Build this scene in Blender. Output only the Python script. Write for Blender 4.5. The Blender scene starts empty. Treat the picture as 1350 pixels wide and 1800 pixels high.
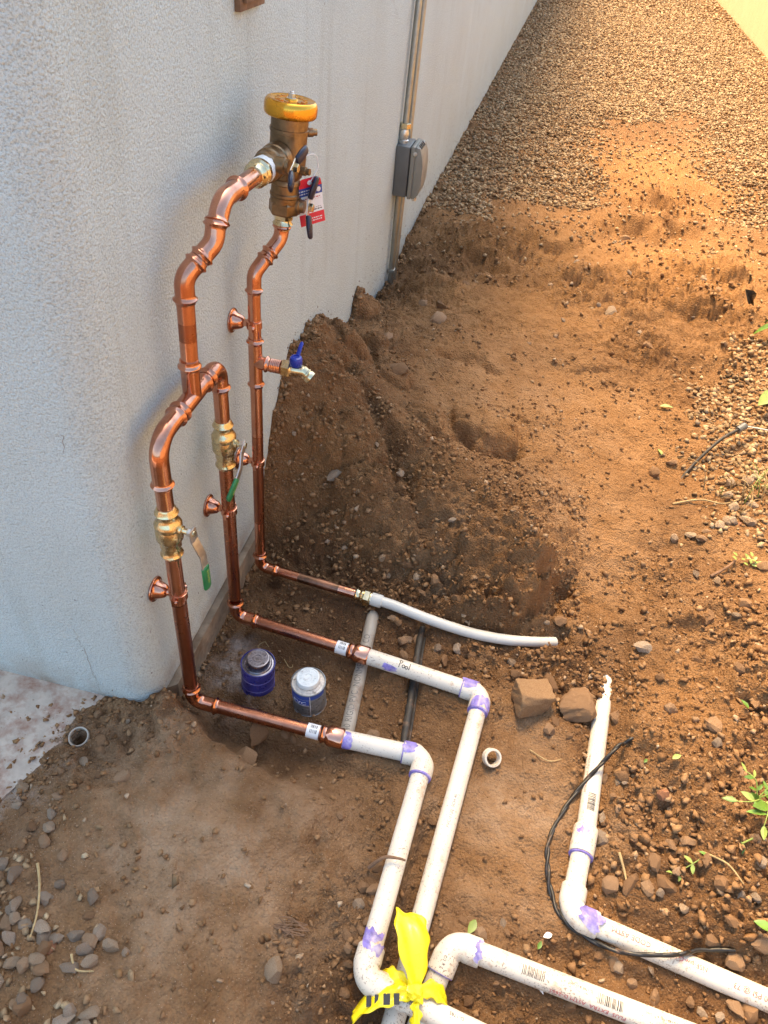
import bpy, bmesh, math, random
import numpy as np
from mathutils import Vector, Matrix
PI = math.pi
rad = math.radians
scene = bpy.context.scene
COL = scene.collection

# ------------------------------------------------------------------ camera
cd = bpy.data.cameras.new('camera')
cam = bpy.data.objects.new('camera', cd)
COL.objects.link(cam)
RT = np.array(((0.97199815, 0.20605566, -0.11296311), (0.21992769, -0.62836484, 0.74618325), (0.08277324, -0.75013245, -0.65608681)))
mw = Matrix.Identity(4)
for i in range(3):
    mw[i][0] = RT[i][0]; mw[i][1] = -RT[i][1]; mw[i][2] = -RT[i][2]
mw[2][3] = 1.5
cam.matrix_world = mw
cd.sensor_fit = 'VERTICAL'; cd.sensor_height = 36.0; cd.sensor_width = 27.0
cd.lens = 1330 / 1800 * 36.0
cd.clip_start = 0.02; cd.clip_end = 400
scene.camera = cam

# ------------------------------------------------------------------ sky, sun, exposure
SUN_EL, SUN_AZ = rad(60), math.atan2(-0.55, 0.83)      # azimuth from +Y towards +X
world = bpy.data.worlds.new('World'); scene.world = world
world.use_nodes = True
wn = world.node_tree.nodes; wl = world.node_tree.links
bg = wn['Background']
sky = wn.new('ShaderNodeTexSky'); sky.sky_type = 'NISHITA'
sky.sun_disc = False
sky.sun_elevation = SUN_EL; sky.sun_rotation = SUN_AZ
sky.air_density = 0.9; sky.dust_density = 4.0; sky.ozone_density = 1.0
wbal = wn.new('ShaderNodeMix'); wbal.data_type = 'RGBA'; wbal.blend_type = 'MULTIPLY'      # hazy, slightly warm sky
wbal.inputs[0].default_value = 1.0; wbal.inputs[7].default_value = (0.99, 1.035, 0.98, 1)
wl.new(sky.outputs[0], wbal.inputs[6]); wl.new(wbal.outputs[2], bg.inputs[0]); bg.inputs[1].default_value = 0.15
sd = bpy.data.lights.new('sun', 'SUN'); sd.energy = 3.2; sd.angle = rad(24); sd.color = (1.0, 0.64, 0.26)
sun = bpy.data.objects.new('sun', sd); COL.objects.link(sun)
sdir = Vector((math.sin(SUN_AZ) * math.cos(SUN_EL), math.cos(SUN_AZ) * math.cos(SUN_EL), math.sin(SUN_EL)))
sun.rotation_euler = sdir.to_track_quat('Z', 'Y').to_euler()
scene.view_settings.view_transform = 'Standard'; scene.view_settings.look = 'None'
scene.view_settings.exposure = 1.95; scene.view_settings.gamma = 1.0
scene.view_settings.use_curve_mapping = False
scene.render.engine = 'CYCLES'

# ------------------------------------------------------------------ terrain function
#TERRAIN
_rs = np.random.RandomState(5)
_perm = _rs.permutation(256).astype(np.int64); _perm = np.concatenate([_perm, _perm])
_ga = _rs.rand(256) * 2 * PI; _gx = np.cos(_ga); _gy = np.sin(_ga)
def pn(x, y):
    xi = np.floor(x).astype(np.int64); yi = np.floor(y).astype(np.int64)
    xf = x - xi; yf = y - yi
    u = xf**3 * (xf * (xf * 6 - 15) + 10); v = yf**3 * (yf * (yf * 6 - 15) + 10)
    def g(a, b, dx, dy):
        h = _perm[(_perm[a & 255] + b) & 255]
        return _gx[h] * dx + _gy[h] * dy
    n00 = g(xi, yi, xf, yf); n10 = g(xi + 1, yi, xf - 1, yf)
    n01 = g(xi, yi + 1, xf, yf - 1); n11 = g(xi + 1, yi + 1, xf - 1, yf - 1)
    a = n00 + u * (n10 - n00); b = n01 + u * (n11 - n01)
    return (a + v * (b - a)) * 1.4
def fbm(x, y, o=4, s=0.0):
    t = np.zeros_like(x); a = 1.0; f = 1.0
    for k in range(o):
        t = t + a * pn(x * f + s + 17.3 * k, y * f - s * 0.7 + 9.1 * k); a *= 0.5; f *= 2.03
    return t
CP = [(-0.582,0.927,0.022),(-0.565,0.951,-0.09),(-0.526,0.886,0.022),(-0.509,0.911,-0.09),(-0.484,0.858,0.022),(-0.471,0.885,-0.09),(-0.433,0.839,0.022),(-0.423,0.867,-0.09),(-0.381,0.823,0.022),(-0.373,0.852,-0.09),(-0.325,0.808,0.0145),(-0.319,0.838,-0.0825),(-0.265,0.8,0.007),(-0.261,0.83,-0.075),(-0.213,0.793,-0.0005),(-0.209,0.823,-0.0675),(-0.838,0.755,-0.006),(-0.956,0.83,-0.008),(-0.803,0.856,-0.006),(-0.674,0.705,0.012),(-0.745,0.627,0),(-0.662,0.805,0.015),(-0.631,0.879,0.02),(-0.581,0.655,0.03),(-0.43,0.725,0.025),(-0.586,0.442,0),(-0.635,0.379,0.005),(-0.349,0.406,0),(-0.257,0.583,-0.005),(-0.269,0.719,0),(-0.15,0.57,-0.035),(-0.166,0.702,-0.035),(-0.098,0.439,-0.05),(-0.193,0.795,-0.03),(-0.314,0.927,-0.115),(-0.212,0.911,-0.105),(-0.44,1.081,-0.1),(-0.583,1.171,-0.1),(-0.299,1.159,-0.1),(-0.363,1.319,-0.1),(-0.519,1.44,-0.1),(-0.327,1.483,-0.095),(-0.592,1.405,-0.1),(-0.319,1.029,-0.1),(-0.076,1.099,-0.1),(-0.101,0.902,-0.1),(-0.142,1.263,-0.1),(-0.118,1.45,-0.09),(0.057,0.836,-0.105),(0.014,0.62,-0.11),(0.08,0.541,-0.14),(-0.001,0.449,-0.13),(-0.044,0.524,-0.09),(0.002,0.729,-0.1),(-0.088,0.687,-0.06),(0.185,1.029,-0.08),(0.223,0.889,-0.07),(0.27,0.774,-0.07),(0.187,0.675,-0.08),(0.216,0.563,-0.1),(0.165,0.491,-0.13),(0.344,0.931,-0.06),(0.321,0.731,-0.075),(0.319,0.626,-0.09),(0.472,0.575,-0.09),(0.526,0.665,-0.08),(0.268,1.179,-0.075),(0.103,1.363,-0.085),(0.328,1.369,-0.06),(-0.038,1.366,-0.09),(0.448,0.864,-0.03),(0.513,0.931,0),(0.627,0.986,0.03),(0.667,0.834,0.03),(0.564,0.767,-0.01),(0.695,0.712,0),(0.484,0.738,-0.045),(0.574,0.681,-0.06),(0.676,0.637,-0.06),(0.438,1.18,-0.03),(0.469,1.136,0),(0.586,1.204,0.02),(0.713,1.226,0.04),(0.838,1.633,0.05),(0.415,1.427,-0.05),(0.526,1.688,-0.035),(0.627,2.186,-0.03),(0.778,2.874,-0.02),(0.827,2.15,0.05),(1.004,2.736,0.06),(0.746,1.838,0.03),(0.796,2.471,0.03),(0.611,1.495,0.01),(0.403,1.851,-0.01),(0.392,2.196,0.025),(0.164,2.639,0.06),(0.468,2.966,0.075),(-0.103,2.751,0.12),(-0.273,3.121,0.12),(0.096,3.202,0.1),(-0.577,1.557,-0.1),(-0.411,1.536,-0.09),(-0.187,1.535,-0.08),(-0.008,1.479,-0.09),(-0.416,1.547,-0.02),(-0.21,1.538,-0.02),(-0.552,1.645,0.06),(-0.383,1.661,0.07),(-0.208,1.651,0.06),(-0.058,1.571,0.04),(-0.532,1.795,0.29),(-0.436,1.83,0.23),(-0.327,1.759,0.16),(-0.537,1.944,0.415),(-0.499,1.974,0.36),(-0.528,2.643,0.15),(-0.5,2.244,0.25),(-0.458,2.037,0.285),(-0.323,2.038,0.21),(-0.165,1.907,0.16),(-0.069,1.773,0.13),(0.026,1.714,0.115),(0.119,1.628,0.105),(0.047,1.474,0.075),(0.135,1.486,0.09),(0.208,1.576,0.08),(0.27,1.772,0.045),(0.051,1.422,0.045),(0.133,1.423,0.055),(0.211,1.506,0.05),(0.059,1.482,-0.1),(0.14,1.498,-0.105),(0.234,1.544,-0.105),(0.309,1.627,-0.09),(0.349,1.707,-0.06),(-0.282,2.15,0.13),(-0.123,2.027,0.11),(-0.001,1.955,0.1),(0.152,1.884,0.08),(-0.241,2.36,0.13),(-0.387,2.445,0.17),(0.062,2.273,0.085),(-0.5,2.471,0.18),(-0.476,2.285,0.19),(0.713,4.654,0.11),(0.552,4.528,0.1),(0.91,4.682,0.1),(0.847,5.082,-0.12),(0.649,4.833,-0.08),(0.975,4.938,-0.07),(0.793,4.58,-0.05),(0.529,4.272,0.05),(0.188,4.129,0.09),(0.451,3.774,0.09),(0.212,3.553,0.08),(0.761,3.863,0.08),(-0.167,3.744,0.11),(-0.184,3.474,0.07),(-0.382,3.672,0.1),(0.998,3.845,0.1),(0.721,3.365,0.09),(0.179,4.618,0.05),(0.693,5.2,0.05),(0.755,6.401,0.03),(1.152,4.697,0.05),(-0.602,1.545,-0.1),(-0.602,1.575,0),(-0.602,1.62,0.17),(-0.602,1.697,0.296),(-0.602,1.78,0.37),(-0.602,1.876,0.432),(-0.602,1.986,0.428),(-0.602,2.151,0.385),(-0.602,2.282,0.296),(-0.602,2.481,0.136),(-0.602,2.577,0.16),(-0.602,2.657,0.2),(-0.602,2.8,0.145),(-0.602,2.968,0.02),(-0.602,3.42,-0.02),(-0.602,4.1,0.06),(-0.602,6,0.06),(-0.602,9,0.06),(-0.602,1.5,-0.11),(-0.602,1.2,-0.11),(-0.602,1.02,-0.1),(-1,2,0.2),(-1,1.4,-0.05),(-1,1,-0.02),(-1.3,0.8,-0.01),(-1.3,0.3,0),(-0.8,0.3,0),(-0.4,0.1,-0.02),(0,0.1,-0.12),(0.5,0.1,-0.1),(1,0.2,-0.03),(1.3,0.8,0.04),(1.6,1.5,0.06),(2.3,1.5,0.06),(2.3,3,0.07),(0.3,5.5,0.06),(1.2,5.5,0.06),(2.4,5.5,0.06),(0.3,7,0.06),(1.2,7,0.06),(2.4,7,0.06),(0.3,9,0.06),(1.2,9,0.06),(2.4,9,0.06),(0.3,12,0.06),(1.2,12,0.06),(2.4,12,0.06),(0.3,16,0.06),(1.2,16,0.06),(2.4,16,0.06),(0.3,22,0.06),(1.2,22,0.06),(2.4,22,0.06),(-8,-6,-0.01),(0,-6,-0.01),(8,-6,-0.01),(8,8,-0.01),(8,25,-0.01),(-8,8,-0.01),(-8,25,-0.01),(4,30,-0.01),(-12,30,-0.01),(-3,0,-0.01),(3,0,-0.01),(-3,3,-0.01),(4,4,-0.01)]
_C = np.array(CP)
def _fit():
    X = _C[:, :2]; n = len(X)
    D = np.sqrt(((X[:, None] - X[None])**2).sum(-1))
    A = np.zeros((n + 3, n + 3)); A[:n, :n] = D - np.eye(n) * 0.01
    A[:n, n] = 1; A[:n, n + 1:] = X; A[n, :n] = 1; A[n + 1:, :n] = X.T
    return np.linalg.solve(A, np.concatenate([_C[:, 2], [0, 0, 0]]))
_W = _fit()
def rbf(x, y):
    n = len(_C); out = np.empty(x.size); xf = x.ravel(); yf = y.ravel()
    for s in range(0, xf.size, 40000):
        a = xf[s:s + 40000]; b = yf[s:s + 40000]
        d = np.sqrt((a[:, None] - _C[None, :, 0])**2 + (b[:, None] - _C[None, :, 1])**2)
        out[s:s + 40000] = d @ _W[:n] + _W[n] + a * _W[n + 1] + b * _W[n + 2]
    return out.reshape(x.shape)
def domes(x, y, seed):                  # packed lumps: height of the tallest dome over each point, 0..1
    xi = np.floor(x).astype(np.int64); yi = np.floor(y).astype(np.int64); h = np.zeros_like(x)
    for a in (-1, 0, 1):
        for b in (-1, 0, 1):
            k = _perm[(_perm[(xi + a + seed) & 255] + yi + b) & 255]; k2 = _perm[k + 37 & 255]; k3 = _perm[k2 + 91 & 255]
            r = .32 + .5 * (k3 / 255.0)**2; s = .75 + .5 * (k / 255.0)
            dx = (x - (xi + a + k / 255.0)) * s; dy = (y - (yi + b + k2 / 255.0)) / s
            h = np.maximum(h, r * (1 - ((dx * dx + dy * dy) / (r * r))**.8))
    return h
def blobs(x, y, L):                     # sum of soft discs (x, y, radius, weight)
    t = np.zeros_like(x)
    for bx, by, br, bw in L:
        t = np.maximum(t, bw * np.exp(-((x - bx)**2 + (y - by)**2) / (br * br)))
    return t
def sst(a, b, t):
    t = np.clip((t - a) / (b - a), 0, 1); return t * t * (3 - 2 * t)
def polyd(x, y, P):
    d = np.full(x.shape, 9.0); side = np.zeros(x.shape)
    for (x0, y0), (x1, y1) in zip(P, P[1:]):
        dx, dy = x1 - x0, y1 - y0; t = np.clip(((x - x0) * dx + (y - y0) * dy) / (dx * dx + dy * dy), 0, 1)
        q = np.hypot(x - x0 - t * dx, y - y0 - t * dy); m = q < d; d = np.where(m, q, d)
    return d
# cracks where soil slabs broke away: polyline, half width, depth
CRACKS = [([(-.60, 1.93), (-.50, 2.0), (-.42, 1.98), (-.33, 1.90), (-.27, 1.82), (-.20, 1.74), (-.16, 1.66), (-.10, 1.62)], .030, .055), ([(-.16, 1.66), (-.17, 1.57), (-.13, 1.52)], .022, .03), ([(-.07, 2.02), (.0, 1.99), (.06, 2.03), (.10, 2.06)], .022, .05), ([(-.60, 2.38), (-.5, 2.34), (-.42, 2.25)], .03, .05),
          ([(.03, 1.47), (.12, 1.455), (.21, 1.475), (.29, 1.55), (.31, 1.64)], .026, .05), ([(.30, 1.44), (.36, 1.42), (.40, 1.36)], .02, .02), ([(-.2, 2.5), (-.1, 2.55), (-.03, 2.5)], .03, .03), ([(.43, 4.30), (.6, 4.42), (.75, 4.30)], .09, .05)]
# firm lumps standing out of the dug soil: (x, y, rx, ry, turn, height)
LUMPS_H = [(.125, 1.575, .155, .12, .15, .075), (-.344, 2.20, .075, .05, .5, .035), (-.488, 2.16, .07, .05, .8, .04), (-.46, 2.38, .07, .045, .3, .04), (-.19, 2.03, .09, .06, -.6, .04), (-.02, 2.12, .12, .09, -.2, .05), (-.57, 2.66, .06, .08, 0, .05),
           (-.42, 1.78, .10, .055, .5, .030), (-.30, 1.66, .12, .06, -.3, .035), (-.14, 1.60, .08, .05, .4, .03), (.08, 3.90, .22, .14, .2, .05), (.21, 3.52, .2, .09, .3, .04), (-.22, 3.68, .22, .13, 0, .05), (.87, 3.85, .2, .12, -.2, .05), (.78, 3.42, .16, .09, .2, .04), (-.42, 3.2, .12, .1, 0, .05), (.30, 2.75, .16, .06, .4, .02), (.62, 1.55, .09, .05, .6, .025), (.80, 1.30, .10, .06, -.3, .025)]
def firm(x, y):
    h = np.zeros_like(x); m = (x > -.8) & (x < 1.3) & (y > 1.0) & (y < 4.4)
    if not m.any(): return h
    X = x[m]; Y = y[m]; X = X + .022 * fbm(X * 13, Y * 13, 3, 31.); Y = Y + .022 * fbm(X * 13, Y * 13, 3, 37.); q = np.zeros_like(X)
    for a, b, rx, ry, t, H in LUMPS_H:
        u = ((X - a) * math.cos(t) + (Y - b) * math.sin(t)) / rx; v = ((Y - b) * math.cos(t) - (X - a) * math.sin(t)) / ry
        q = np.maximum(q, H * np.clip(1 - (u * u + v * v), 0, 1)**.38)
    h[m] = q; return h
RUB = [(-.35, 1.52, .16, 1), (-.1, 1.47, .15, 1), (.1, 1.40, .16, 1), (.3, 1.33, .14, 1), (.42, 1.25, .13, 1), (.5, 1.1, .16, 1), (.6, .95, .2, 1), (.7, .8, .2, 1),
       (.8, .68, .15, 1), (.45, .85, .12, .8), (.3, .55, .14, .8), (.12, .5, .1, .9), (-.1, .58, .1, .9), (-.09, .46, .1, 1), (-.14, .68, .07, .8), (.0, .75, .07, .6),
       (-.62, .83, .12, .7), (-.75, .72, .1, .6), (-.2, 1.75, .2, .7), (-.42, 1.72, .14, .55), (-.5, 2.05, .15, .6), (.1, 1.75, .25, .7), (.25, 1.6, .15, .9), (-.5, 2.9, .3, .7), (-.45, 2.3, .15, .5), (.2, 2.2, .2, .5),
       (.75, 1.4, .25, .9), (.9, 1.2, .3, .9), (.55, 1.7, .15, .7), (.75, 3.6, .4, .8), (.35, 3.4, .3, .7), (-.1, 3.6, .4, .6), (.6, 2.9, .25, .6), (1.0, 3.2, .3, .5), (-.3, 1.1, .2, .3)]
SMOOTH = [(.22, .85, .2, 1), (.12, .62, .1, .6), (.3, 2.2, .3, .8), (.4, 1.8, .14, .8), (-.35, .6, .25, .5), (-.3, .4, .2, .4), (.1, 2.6, .3, .6), (.5, 4.2, .5, .5), (-.35, 1.03, .18, .4)]
# beds pressed into the soil: (x0, y0, z0, x1, y1, z1, radius, drop) under pipes, (x, y, radius, z) under cans
BEDS = [(-.18, .956, -.05, .012, .962, -.05, .0205, .018), (.012, .962, -.05, -.018, .487, -.05, .0205, .0180), (-.018, .487, -.05, .25, .447, -.05, .0205, .045),
        (-.18, 1.203, -.05, .118, 1.17, -.05, .0205, .0180), (.118, 1.17, -.05, .066, .60, -.085, .0205, .0180), (.066, .60, -.085, .05, .42, -.11, .024, .024),
        (.133, .592, -.06, .62, .54, -.055, .0205, .017), (.133, .592, -.06, .107, .49, -.10, .0205, .018),
        (.445, 1.46, -.036, .402, 1.06, -.062, .0207, .010), (.402, 1.06, -.062, .38, .885, -.05, .0205, .013), (.38, .885, -.05, .352, .70, -.052, .0205, .015), (.352, .70, -.052, .73, .64, -.055, .0205, .012),
        (-.19, 1.392, -.05, .02, 1.369, -.060, .018, .020), (.02, 1.369, -.06, .15, 1.376, -.07, .018, .016), (.15, 1.376, -.07, .29, 1.428, -.088, .018, .012),
        (-.203, 1.35, -.092, -.184, .99, -.094, .02, .008), (-.067, 1.372, -.094, -.044, 1.0, -.098, .009, .004),
        (-.47, .957, -.047, -.2, .955, -.05, .012, .040), (-.47, 1.23, -.05, -.2, 1.205, -.05, .02, .036), (-.47, 1.425, -.05, -.25, 1.40, -.05, .0175, .03)]
PADS = [(-.728, .772, .0105, -.07), (-.432, 1.075, .045, -.100), (-.293, 1.06, .045, -.100)]
def bed(x, y, h):
    m = (x > -.75) & (x < .85) & (y > .2) & (y < 1.6)
    if not m.any(): return h
    X = x[m]; Y = y[m]; H = h[m]
    for x0, y0, z0, x1, y1, z1, r, dr in BEDS:
        dx, dy = x1 - x0, y1 - y0
        t = np.clip(((X - x0) * dx + (Y - y0) * dy) / (dx * dx + dy * dy), 0, 1)
        d = np.hypot(X - x0 - t * dx, Y - y0 - t * dy)
        w = 1 - sst(r * .9, r * 3.2, d)
        H = H + w * (z0 + t * (z1 - z0) - dr - H)
    for px_, py_, r, z in PADS:
        w = 1 - sst(r, r * 1.8, np.hypot(X - px_, Y - py_)); H = H + w * (z - H)
    h = h.copy(); h[m] = H
    return h
def bed_w(x, y):
    w = np.zeros_like(x); m = (x > -.75) & (x < .85) & (y > .2) & (y < 1.6)
    if m.any():
        X = x[m]; Y = y[m]; q = np.zeros_like(X)
        for x0, y0, z0, x1, y1, z1, r, dr in BEDS:
            dx, dy = x1 - x0, y1 - y0; t = np.clip(((X - x0) * dx + (Y - y0) * dy) / (dx * dx + dy * dy), 0, 1)
            q = np.maximum(q, 1 - sst(r * .9, r * 2.2, np.hypot(X - x0 - t * dx, Y - y0 - t * dy)))
        w[m] = q
    return w
def base_h(x, y):
    return bed(x, y, rbf(x, y))
def height(x, y):
    h = base_h(x, y) + firm(x, y)
    rb = np.clip(blobs(x, y, RUB) + .25 * fbm(x * 3, y * 3, 2), 0, 1.2)
    sm = 1 - .5 * blobs(x, y, SMOOTH)
    slab = 1 - sst(-.78, -.66, x) * 1.0
    slab = slab * sst(.55, .75, y) * (y < 1.0)
    amp = (.55 + .9 * rb) * sm * (1 - .75 * slab)
    v = y + h                               # noise follows the slope on steep faces
    n = .021 * fbm(x * 7, v * 7, 2, 3.) + .0095 * fbm(x * 26, v * 26, 2, 8.) + .0052 * fbm(x * 70, v * 70, 2, 1.)
    cl = np.abs(fbm(x * 42, v * 42, 2, 5.)); n = n + .006 * (cl - .3) * (.4 + rb)
    cm = np.clip(.42 + .9 * rb + .5 * fbm(x * 5, y * 5, 2, 11.), .05, 1.3)
    lo = y < 6
    if lo.any():
        jx = x[lo] + .006 * pn(x[lo] * 60, v[lo] * 60); jy = v[lo] + .006 * pn(x[lo] * 60 + 5, v[lo] * 60)
        n = n.copy(); n[lo] += cm[lo] * (.017 * domes(jx * 24, jy * 24, 3) * (cm[lo] > .55) * np.clip((cm[lo] - .55) * 3, 0, 1) + .0105 * domes(jx * 52, jy * 52, 9) + .0055 * domes(jx * 105, jy * 105, 5)) - cm[lo] * .006
    # crusty breaks on the cut bank: ridged steps where the soil tore off
    fc = blobs(x, y, [(-.5, 1.85, .25, 1), (-.25, 1.75, .25, 1), (0, 1.65, .2, 1), (.15, 1.55, .15, .8)])
    n = n + fc * .030 * (domes(x * 10 + .3 * pn(x * 30, v * 30), v * 12, 21) - .2) + fc * .012 * domes(x * 27, v * 27, 14)
    n = n + fc * .034 * (np.abs(pn(x * 9 + 3, v * 13)) - .25) + fc * .02 * (np.abs(pn(x * 21, v * 27 + 4)) - .25)
    mk = (y > 1.3) & (y < 4.8) & (x > -.7) & (x < .9)
    if mk.any():
        xx = x[mk]; yy = y[mk]; wx = xx + .025 * fbm(xx * 14, yy * 14, 2, 2.); wy = yy + .025 * fbm(xx * 14, yy * 14, 2, 7.); c = np.zeros(xx.shape)
        for P, w, dp in CRACKS: c = np.maximum(c, dp * np.exp(-(polyd(wx, wy, P) / w)**2))
        n = n.copy(); n[mk] -= c / np.maximum(amp[mk], .2)
    far = 1 + .5 * sst(2.4, 3.4, y) - 1.0 * sst(4.5, 9, y)
    return h + n * amp * far * (1 - .7 * bed_w(x, y))
#END
# ------------------------------------------------------------------ node helpers
class NT:
    def __init__(s, name):
        s.m = bpy.data.materials.new(name); s.m.use_nodes = True
        s.t = s.m.node_tree; s.b = s.t.nodes['Principled BSDF']
        s.co = s.t.nodes.new('ShaderNodeTexCoord')
    def n(s, typ, **kw):
        o = s.t.nodes.new(typ)
        for k, v in kw.items(): setattr(o, k, v)
        return o
    def l(s, a, b): s.t.links.new(a, b)
    def noise(s, scale, detail=4, rough=.55, vec=None, dist=0.0):
        o = s.n('ShaderNodeTexNoise'); o.inputs['Scale'].default_value = scale
        o.inputs['Detail'].default_value = detail; o.inputs['Roughness'].default_value = rough
        o.inputs['Distortion'].default_value = dist
        s.l(vec if vec is not None else s.co.outputs['Object'], o.inputs['Vector'])
        return o.outputs['Fac']
    def voro(s, scale, feature='F1', vec=None, out='Distance'):
        o = s.n('ShaderNodeTexVoronoi', feature=feature); o.inputs['Scale'].default_value = scale
        s.l(vec if vec is not None else s.co.outputs['Object'], o.inputs['Vector'])
        return o.outputs[out]
    def ramp(s, fac, stops, interp='LINEAR'):
        o = s.n('ShaderNodeValToRGB'); cr = o.color_ramp; cr.interpolation = interp
        while len(cr.elements) < len(stops): cr.elements.new(0.5)
        for e, (p, c) in zip(cr.elements, stops):
            e.position = p; e.color = (c, c, c, 1) if not isinstance(c, tuple) else (*c, 1)
        s.l(fac, o.inputs[0]); return o.outputs[0]
    def mix(s, fac, a, b, mode='MIX'):
        o = s.n('ShaderNodeMix', data_type='RGBA', blend_type=mode)
        s.put(o.inputs[0], fac); s.put(o.inputs[6], a); s.put(o.inputs[7], b)
        return o.outputs[2]
    def math(s, op, a, b=0.0, c=0.0, clamp=False):
        o = s.n('ShaderNodeMath', operation=op, use_clamp=clamp)
        s.put(o.inputs[0], a); s.put(o.inputs[1], b)
        if op in ('MULTIPLY_ADD', 'SMOOTH_MIN', 'WRAP', 'COMPARE'): s.put(o.inputs[2], c)
        return o.outputs[0]
    def mapr(s, v, a, b, c=0.0, d=1.0):
        o = s.n('ShaderNodeMapRange'); o.clamp = True
        s.put(o.inputs[0], v)
        for i, q in enumerate((a, b, c, d)): o.inputs[i + 1].default_value = q
        return o.outputs[0]
    def put(s, sock, v):
        if hasattr(v, 'is_output') or hasattr(v, 'links'): s.l(v, sock)
        elif isinstance(v, tuple): sock.default_value = (*v, 1) if len(sock.default_value) == 4 else v
        else: sock.default_value = v
    def sep(s, vec=None):
        o = s.n('ShaderNodeSeparateXYZ'); s.l(vec if vec is not None else s.co.outputs['Object'], o.inputs[0]); return o.outputs
    def attr(s, name):
        o = s.n('ShaderNodeAttribute', attribute_name=name); return o.outputs['Fac']
    def set(s, **kw):
        N = dict(col='Base Color', rough='Roughness', metal='Metallic', spec='Specular IOR Level', coat='Coat Weight', trans='Transmission Weight', sss='Subsurface Weight', ior='IOR')
        for k, v in kw.items(): s.put(s.b.inputs[N[k]], v)
        return s
    def bump(s, h, strength=.5, dist=.002, prev=None):
        o = s.n('ShaderNodeBump'); o.inputs['Strength'].default_value = strength; o.inputs['Distance'].default_value = dist
        s.l(h, o.inputs['Height'])
        if prev is not None: s.l(prev, o.inputs['Normal'])
        s.l(o.outputs[0], s.b.inputs['Normal']); return o.outputs[0]

# ------------------------------------------------------------------ materials
def m_soil():
    s = NT('soil')
    big = s.noise(2.2, 5, .6); mid = s.noise(14, 6, .65); fine = s.noise(110, 5, .7); grit = s.noise(420, 3, .7)
    c = s.ramp(s.math('ADD', s.math('MULTIPLY', big, .45), s.math('MULTIPLY', mid, .55)),
               [(.30, (.118, .057, .023)), (.46, (.215, .113, .049)), (.58, (.300, .168, .077)), (.75, (.40, .248, .130))])
    c = s.mix(s.mapr(fine, .35, .7, 0, .65), c, (.13, .068, .034), 'MIX')
    c = s.mix(s.mapr(grit, .62, .74, 0, .55), c, (.46, .34, .23))
    sp = s.voro(330, out='Distance'); spc = s.voro(330, out='Color')
    spm = s.math('MULTIPLY', s.math('LESS_THAN', sp, .24), s.math('GREATER_THAN', s.sep(spc)[0], .86))
    c = s.mix(s.math('MULTIPLY', spm, .7), c, (.58, .47, .36))
    c = s.mix(s.attr('dry'), c, s.mix(.55, c, (.46, .235, .085)))  # dry soil, its orange also painting in sun glow on the path
    c = s.mix(s.math('MULTIPLY', s.attr('dust'), s.mapr(mid, .36, .62, .25, .85)), c, (.43, .295, .185))
    c = s.mix(s.math('MULTIPLY', s.attr('damp_shade'), .62), c, (.068, .036, .020))
    c = s.mix(s.math('MULTIPLY', s.attr('lime'), s.mapr(mid, .45, .6, 0, .8)), c, (.45, .40, .36))
    s.set(col=c, rough=.95, spec=.15)
    h = s.math('ADD', s.math('MULTIPLY', fine, 1.0), s.math('MULTIPLY', grit, .45))
    n1 = s.bump(s.math('ADD', s.math('ADD', h, s.math('MULTIPLY', s.voro(170), -.7)), s.math('MULTIPLY', s.voro(70), -.5)), 1.0, .008)
    return s.m
def m_stone(name, stops, bumps=90, per='island'):
    s = NT(name)
    g = s.n('ShaderNodeNewGeometry'); oi = s.n('ShaderNodeObjectInfo')
    r = g.outputs['Random Per Island'] if per == 'island' else oi.outputs['Random']
    c = s.ramp(r, stops)
    nz = s.noise(60, 5, .6); nf = s.noise(300, 3, .6)
    c = s.mix(s.mapr(nz, .35, .7, 0, .55), c, s.mix(1.0, c, (.62, .55, .48), 'MULTIPLY'))
    dz = s.sep(g.outputs['Normal'])[2]
    c = s.mix(s.mapr(s.noise(35, 4, .6),   .42, .58, 0, .7), c, (.25, .142, .070))      # caked soil
    s.set(col=c, rough=.9, spec=.2)
    s.bump(s.math('ADD', nz, s.math('MULTIPLY', nf, .5)), .7, .004)
    return s.m
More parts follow.
